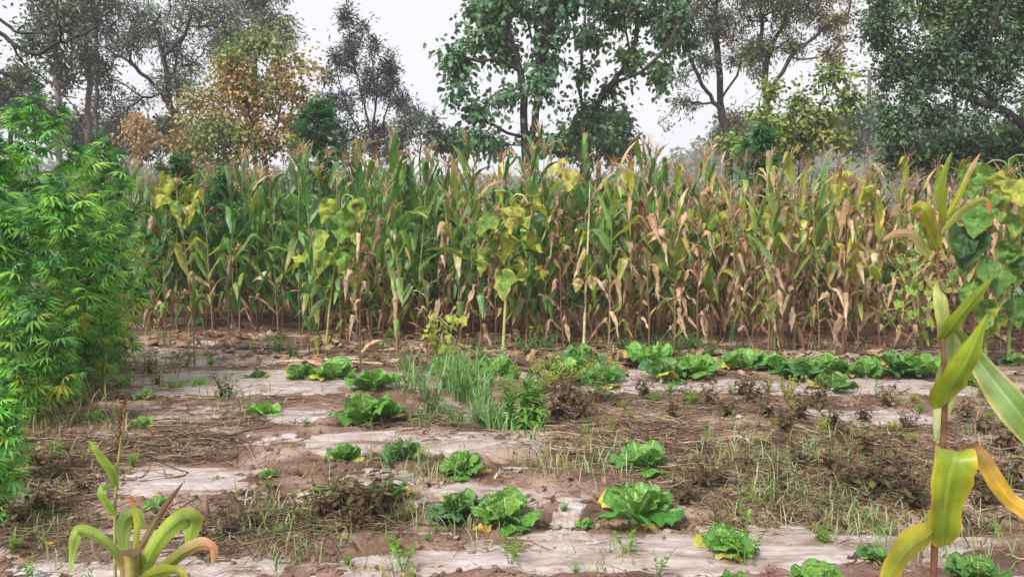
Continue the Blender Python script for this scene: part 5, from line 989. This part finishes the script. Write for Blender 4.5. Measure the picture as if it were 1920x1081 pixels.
tree('twiggy_tree', 'olive fine-leaved tree with forked dark limbs, left of the dense dark tree', 21, [[(1436, 400, 0), (1438, 260, 0), (1436, 180, 0), (1430, 110, 0), (1428, 50, 0), (1420, -40, 0)], [(1437, 190, 0), (1450, 160, -.2), (1470, 130, -.2), (1500, 90, -.3), (1535, 60, -.3), (1570, 30, -.3)], [(1436, 160, 0), (1445, 100, .5), (1470, 40, .5), (1480, -20, .5)], [(1480, 120, -.2), (1520, 115, -.4), (1560, 90, -.4)]],
     [(1430, 20, 56, 50, 0), (1490, 20, 50, 44, 0), (1550, 35, 44, 40, 0), (1420, 80, 36, 40, 0, .8), (1470, 85, 40, 34, 0, .6), (1530, 90, 44, 30, 0, .6), (1575, 60, 20, 24, 0, .6), (1430, 130, 24, 24, 0, .6), (1500, -30, 110, 40, 0), (1405, 110, 24, 30, 0, .5), (1560, 130, 30, 24, 0, .3)], 680, 'fine', .115, 17, OL, M_bark, .0055, .23, seed=14, r0=0.105)
tree('leafy_bush', 'bright yellow-green bushy tree in front of the fine-leaved trees', 15, [[(1500, 400, 0), (1500, 300, 0), (1490, 240, 0), (1475, 190, 0)], [(1500, 300, 0), (1530, 220, 0), (1550, 175, 0)], [(1500, 290, 0), (1560, 230, .2), (1595, 190, .2)], [(1500, 300, 0), (1465, 250, .2), (1445, 210, .2)]],
     [(1455, 178, 22, 18, 0), (1500, 190, 26, 20, 0), (1548, 160, 26, 22, 0), (1590, 175, 22, 24, 0), (1495, 225, 44, 22, 0), (1440, 215, 22, 22, 0), (1570, 215, 34, 24, 0, .8), (1460, 250, 40, 24, 0, 1.3), (1580, 255, 40, 24, 0, .8), (1600, 200, 16, 20, 0), (1550, 145, 30, 14, 0), (1530, 245, 60, 26, 0, .8), (1400, 265, 34, 16, 0), (1375, 260, 20, 18, 0, .8), (1480, 270, 50, 24, 0, 1)], 360, 'big', .085, 12, [(128, 152, 72), (112, 140, 64), (150, 158, 80), (96, 126, 66), (164, 148, 78)], M_bark, .004, .2, .6, seed=15, r0=0.037)
tree('broadleaf_tree', 'large dense dark-leaved tree filling the upper right corner, limb reaching left', 13, [[(2060, 800, 0), (2050, 420, 0), (1990, 290, 0), (1925, 238, 0), (1875, 205, 0), (1820, 185, 0), (1800, 150, 0), (1790, 90, 0), (1780, -20, 0)], [(1875, 205, 0), (1840, 165, .4), (1800, 150, .4), (1740, 110, .5), (1690, 70, .5)], [(1990, 290, 0), (1960, 150, .6), (1900, 30, .8)], [(1925, 238, 0), (1860, 240, -.5), (1790, 235, -.6), (1730, 225, -.6)], [(1820, 185, 0), (1740, 170, -.6), (1670, 140, -.6), (1630, 130, -.6)], [(1800, 140, 0), (1860, 60, -.7), (1880, -30, -.7)]],
     [(1680, 20, 50, 40, 0), (1760, 30, 70, 44, 0), (1850, 40, 70, 50, 0), (1930, 40, 60, 60, 0), (1650, 75, 44, 30, 0, .8), (1730, 100, 60, 44, 0, 1.2), (1820, 120, 70, 40, 0), (1900, 130, 50, 50, 0, .8), (1670, 130, 44, 24, 0, .7), (1740, 170, 50, 26, 0), (1850, 175, 50, 22, 0, .7), (1700, 200, 40, 26, 0), (1760, 220, 60, 26, 0), (1830, 215, 40, 18, 0, .5), (1690, 240, 40, 24, 0), (1780, -40, 160, 40, 0), (1920, 200, 40, 30, 0, .8), (1630, 50, 24, 40, 0, .5), (1920, -20, 80, 50, 0)], 1300, 'mid', .075, 24, DK, M_bark, .005, .2, .3, seed=16, r0=0.081)
tree('shrub', 'dark shrubbery under the dense dark tree at the right', 15.5, [[(1760, 420, 0), (1760, 330, 0), (1750, 270, 0)], [(1760, 330, 0), (1850, 280, 0)]],
     [(1700, 265, 60, 28, 0), (1770, 270, 60, 30, 0), (1850, 270, 60, 30, 0), (1920, 270, 60, 34, 0), (1660, 240, 30, 28, .6, .8), (1880, 300, 80, 26, 0), (1740, 300, 90, 20, 0)], 520, 'mid', .11, 22, DK[:3]+[(104, 132, 72), (126, 148, 78)], M_bark, .004, .24, seed=17, cat='shrub', r0=0.031)
tree('shrub', 'grey-green thicket behind the hemp and the sorghum plume', 27, [[(230, 380, 0), (230, 300, 0), (228, 240, 0)], [(230, 310, 0), (290, 250, 0)]],
     [(190, 250, 50, 34, 0), (250, 255, 50, 34, 0), (310, 245, 50, 34, 0), (150, 260, 40, 30, 0), (370, 270, 50, 24, 0)], 330, 'mid', .17, 20, [(84, 104, 88), (74, 92, 80), (96, 112, 92)], M_bark, .005, .34, seed=18, cat='shrub', r0=0.031)
tree('shrub', 'dim thicket below the slim tree, just above the maize', 26, [[(640, 380, 0), (640, 300, 0), (640, 260, 0)]], [(600, 255, 40, 26, 0), (660, 265, 44, 24, 0), (560, 265, 40, 24, 0), (730, 272, 50, 18, 0)], 200, 'mid', .15, 16, GG, M_bark, .005, .3, seed=19, cat='shrub', r0=0.025)
tree('shrub', 'hazy shrub behind the umbrella-shaped tree', 30, [[(1400, 380, 0), (1400, 300, 0), (1395, 250, 0)]], [(1390, 235, 40, 30, 0), (1440, 250, 40, 30, 0), (1350, 270, 50, 24, 0), (1500, 270, 60, 30, 0), (1600, 250, 40, 40, 0), (1640, 215, 24, 40, 0)], 300, 'mid', .17, 18, GG, M_bark, .005, .34, seed=20, cat='shrub', r0=0.031)

# bare branches of a tree standing outside the frame on the left
t = thing('bare_tree', 'leafless dark twigs reaching in from the upper left corner', 'tree', at(-330, 1400, 4.5)*[1, 1, 0]); b0 = np.array(t.location); D = 4.5
g = G()
def br(pts, r1, r2, n=18): 
    Q = spline([at(a, b, D+c)-b0 for a, b, c in pts], n); Q = Q+rng.normal(0, .0035, Q.shape); addtube(g, Q, np.linspace(r1, r2, n)*(1+.25*(rng.random(n) < .18)), (.1, .1, .1), 6); return Q
Q = spline([[0, 0, -.05], at(-325, 500, D)-b0, at(-300, 200, D)-b0, at(-230, 60, D)-b0, at(-120, 20, D)-b0], 22); addtube(g, Q, np.linspace(.07, .018, 22), (.1, .1, .1), 9)
br([(-120, 20, 0), (-50, 25, 0), (0, 38, 0), (28, 58, 0), (55, 62, 0), (82, 63, 0)], .014, .0045)
br([(-300, 150, 0), (-150, 60, 0), (-40, 40, 0), (0, 60, 0), (35, 90, 0), (68, 101, 0), (100, 85, 0), (130, 74, 0), (160, 62, 0), (190, 42, 0)], .018, .004, 26)
br([(113, 80, 0), (114, 55, -.03), (108, 30, -.05), (98, 0, -.06), (90, -30, -.06)], .007, .004)
br([(8, 66, 0), (25, 88, .05), (45, 120, .08), (75, 142, .1), (100, 160, .1), (120, 180, .1), (145, 182, .1)], .007, .003)
br([(98, 158, .1), (118, 178, .1), (135, 196, .1), (148, 212, .1), (165, 232, .1)], .005, .0025)
br([(-300, 250, 0), (-120, 130, 0), (0, 134, 0), (35, 158, 0), (62, 185, 0), (90, 207, 0), (115, 220, 0), (128, 223, 0)], .016, .0055, 22)
br([(190, 42, 0), (200, 30, 0), (205, 18, 0)], .004, .002, 5); br([(30, 58, 0), (45, 45, 0), (52, 30, 0)], .004, .002, 5); br([(150, 66, 0), (158, 48, 0), (160, 36, 0)], .0035, .002, 5); br([(120, 180, .1), (112, 196, .1), (110, 205, .1)], .003, .002, 5); br([(70, 190, 0), (90, 190, 0), (104, 184, 0)], .003, .0015, 5)
part(g, 'trunk', M_bark, t)
# thin pole far behind
b = at(1625, 300, 48)*[1, 1, 0]; t = thing('utility_pole', 'thin grey pole seen between the bright bush and the dense dark tree', 'pole', b); H = at(1625, 132, 48)[2]
g = G(); addtube(g, [[0, 0, 0], [0, 0, H*.5], [0, 0, H]], [.16, .13, .10], (.4, .4, .4), 10); part(g, 'shaft', M_bark2, t); g = G(); addtube(g, [[-.8, 0, H-.35], [.8, 0, H-.35]], .06, (.4, .4, .4), 6); part(g, 'crossarm', M_bark2, t)

# ------------------------------------------------------------------ far hill with woods, behind haze
hx = np.linspace(-195, 195, 110); hy = np.linspace(95, 225, 60)
def hz(X, Y):
    px = X/Y*FPX+960
    c = np.interp(X, [-260, -120, -40, 10, 35, 50, 70, 95, 140, 260], [14, 14, 11, 9, 12, 23, 25.5, 24, 22, 24]); r = sstep(95, 190, Y)
    return c*r*(1+.05*fbm(X*.05, Y*.05))+gz(X, Y)-.3*(1-r)+1.2*np.abs(fbm(X*.22, Y*.22))*r
V, F = gridmesh(hx, hy, hz)
m, tt, N, Lk, P, O = newmat('hill_ground'); P.inputs['Base Color'].default_value = (.05, .08, .035, 1); P.inputs['Roughness'].default_value = .9
nn = N.new('ShaderNodeTexNoise'); nn.inputs['Scale'].default_value = .3; cr = N.new('ShaderNodeValToRGB'); cr.color_ramp.elements[0].color = (.03, .055, .025, 1); cr.color_ramp.elements[1].color = (.10, .12, .06, 1); tc = N.new('ShaderNodeTexCoord'); Lk.new(tc.outputs['Object'], nn.inputs['Vector']); Lk.new(nn.outputs['Fac'], cr.inputs[0]); Lk.new(cr.outputs[0], P.inputs['Base Color'])
g = G(); g.add(V, F, (.1, .1, .1)); tag(g.obj('hill', m), kind='structure')
g = G(); n = 900; X = rng.uniform(-150, 150, n); Y = rng.uniform(110, 200, n); k = (X/Y*FPX > -1500); X, Y = X[k], Y[k]; lp = []; 
for x, y in zip(X, Y):
    r = rng.uniform(1.5, 3); c = np.array([x, y, float(hz(np.array(x), np.array(y)))+r*.7]); u = rng.normal(0, 1, (60, 3)); u /= np.linalg.norm(u, axis=1)[:, None]; lp.append(c+u*r*rng.uniform(.7, 1.05, (60, 1))*[1, 1, 1.2])
lp = np.concatenate(lp); scatter(g, *TPL['big'], lp, frames(rng.normal(0, 1, lp.shape)), rng.uniform(.8, 1.6, len(lp)), np.array([S(78, 98, 62), S(64, 86, 58), S(96, 112, 68)])[rng.integers(0, 3, len(lp))])
tag(g.obj('far_woods', M_tree), 'hazy woods covering the distant hill', 'woods', kind='stuff')
# haze: one closed box of pale air
import bmesh
bm = bmesh.new(); bmesh.ops.create_cube(bm, size=1); me = bpy.data.meshes.new('haze'); bm.to_mesh(me); bm.free()
o = bpy.data.objects.new('haze', me); COL.objects.link(o); o.scale = (420, 260, 46); o.location = (0, 110, 20); tag(o, 'thin pale autumn haze filling the air over the field', 'haze', kind='stuff')
m = bpy.data.materials.new('haze_air'); m.use_nodes = True; nt = m.node_tree; nt.nodes.clear(); O = nt.nodes.new('ShaderNodeOutputMaterial'); pv = nt.nodes.new('ShaderNodeVolumePrincipled')
pv.inputs['Color'].default_value = (.93, .95, 1, 1); pv.inputs['Density'].default_value = .0017; nt.links.new(pv.outputs[0], O.inputs['Volume']); me.materials.append(m)
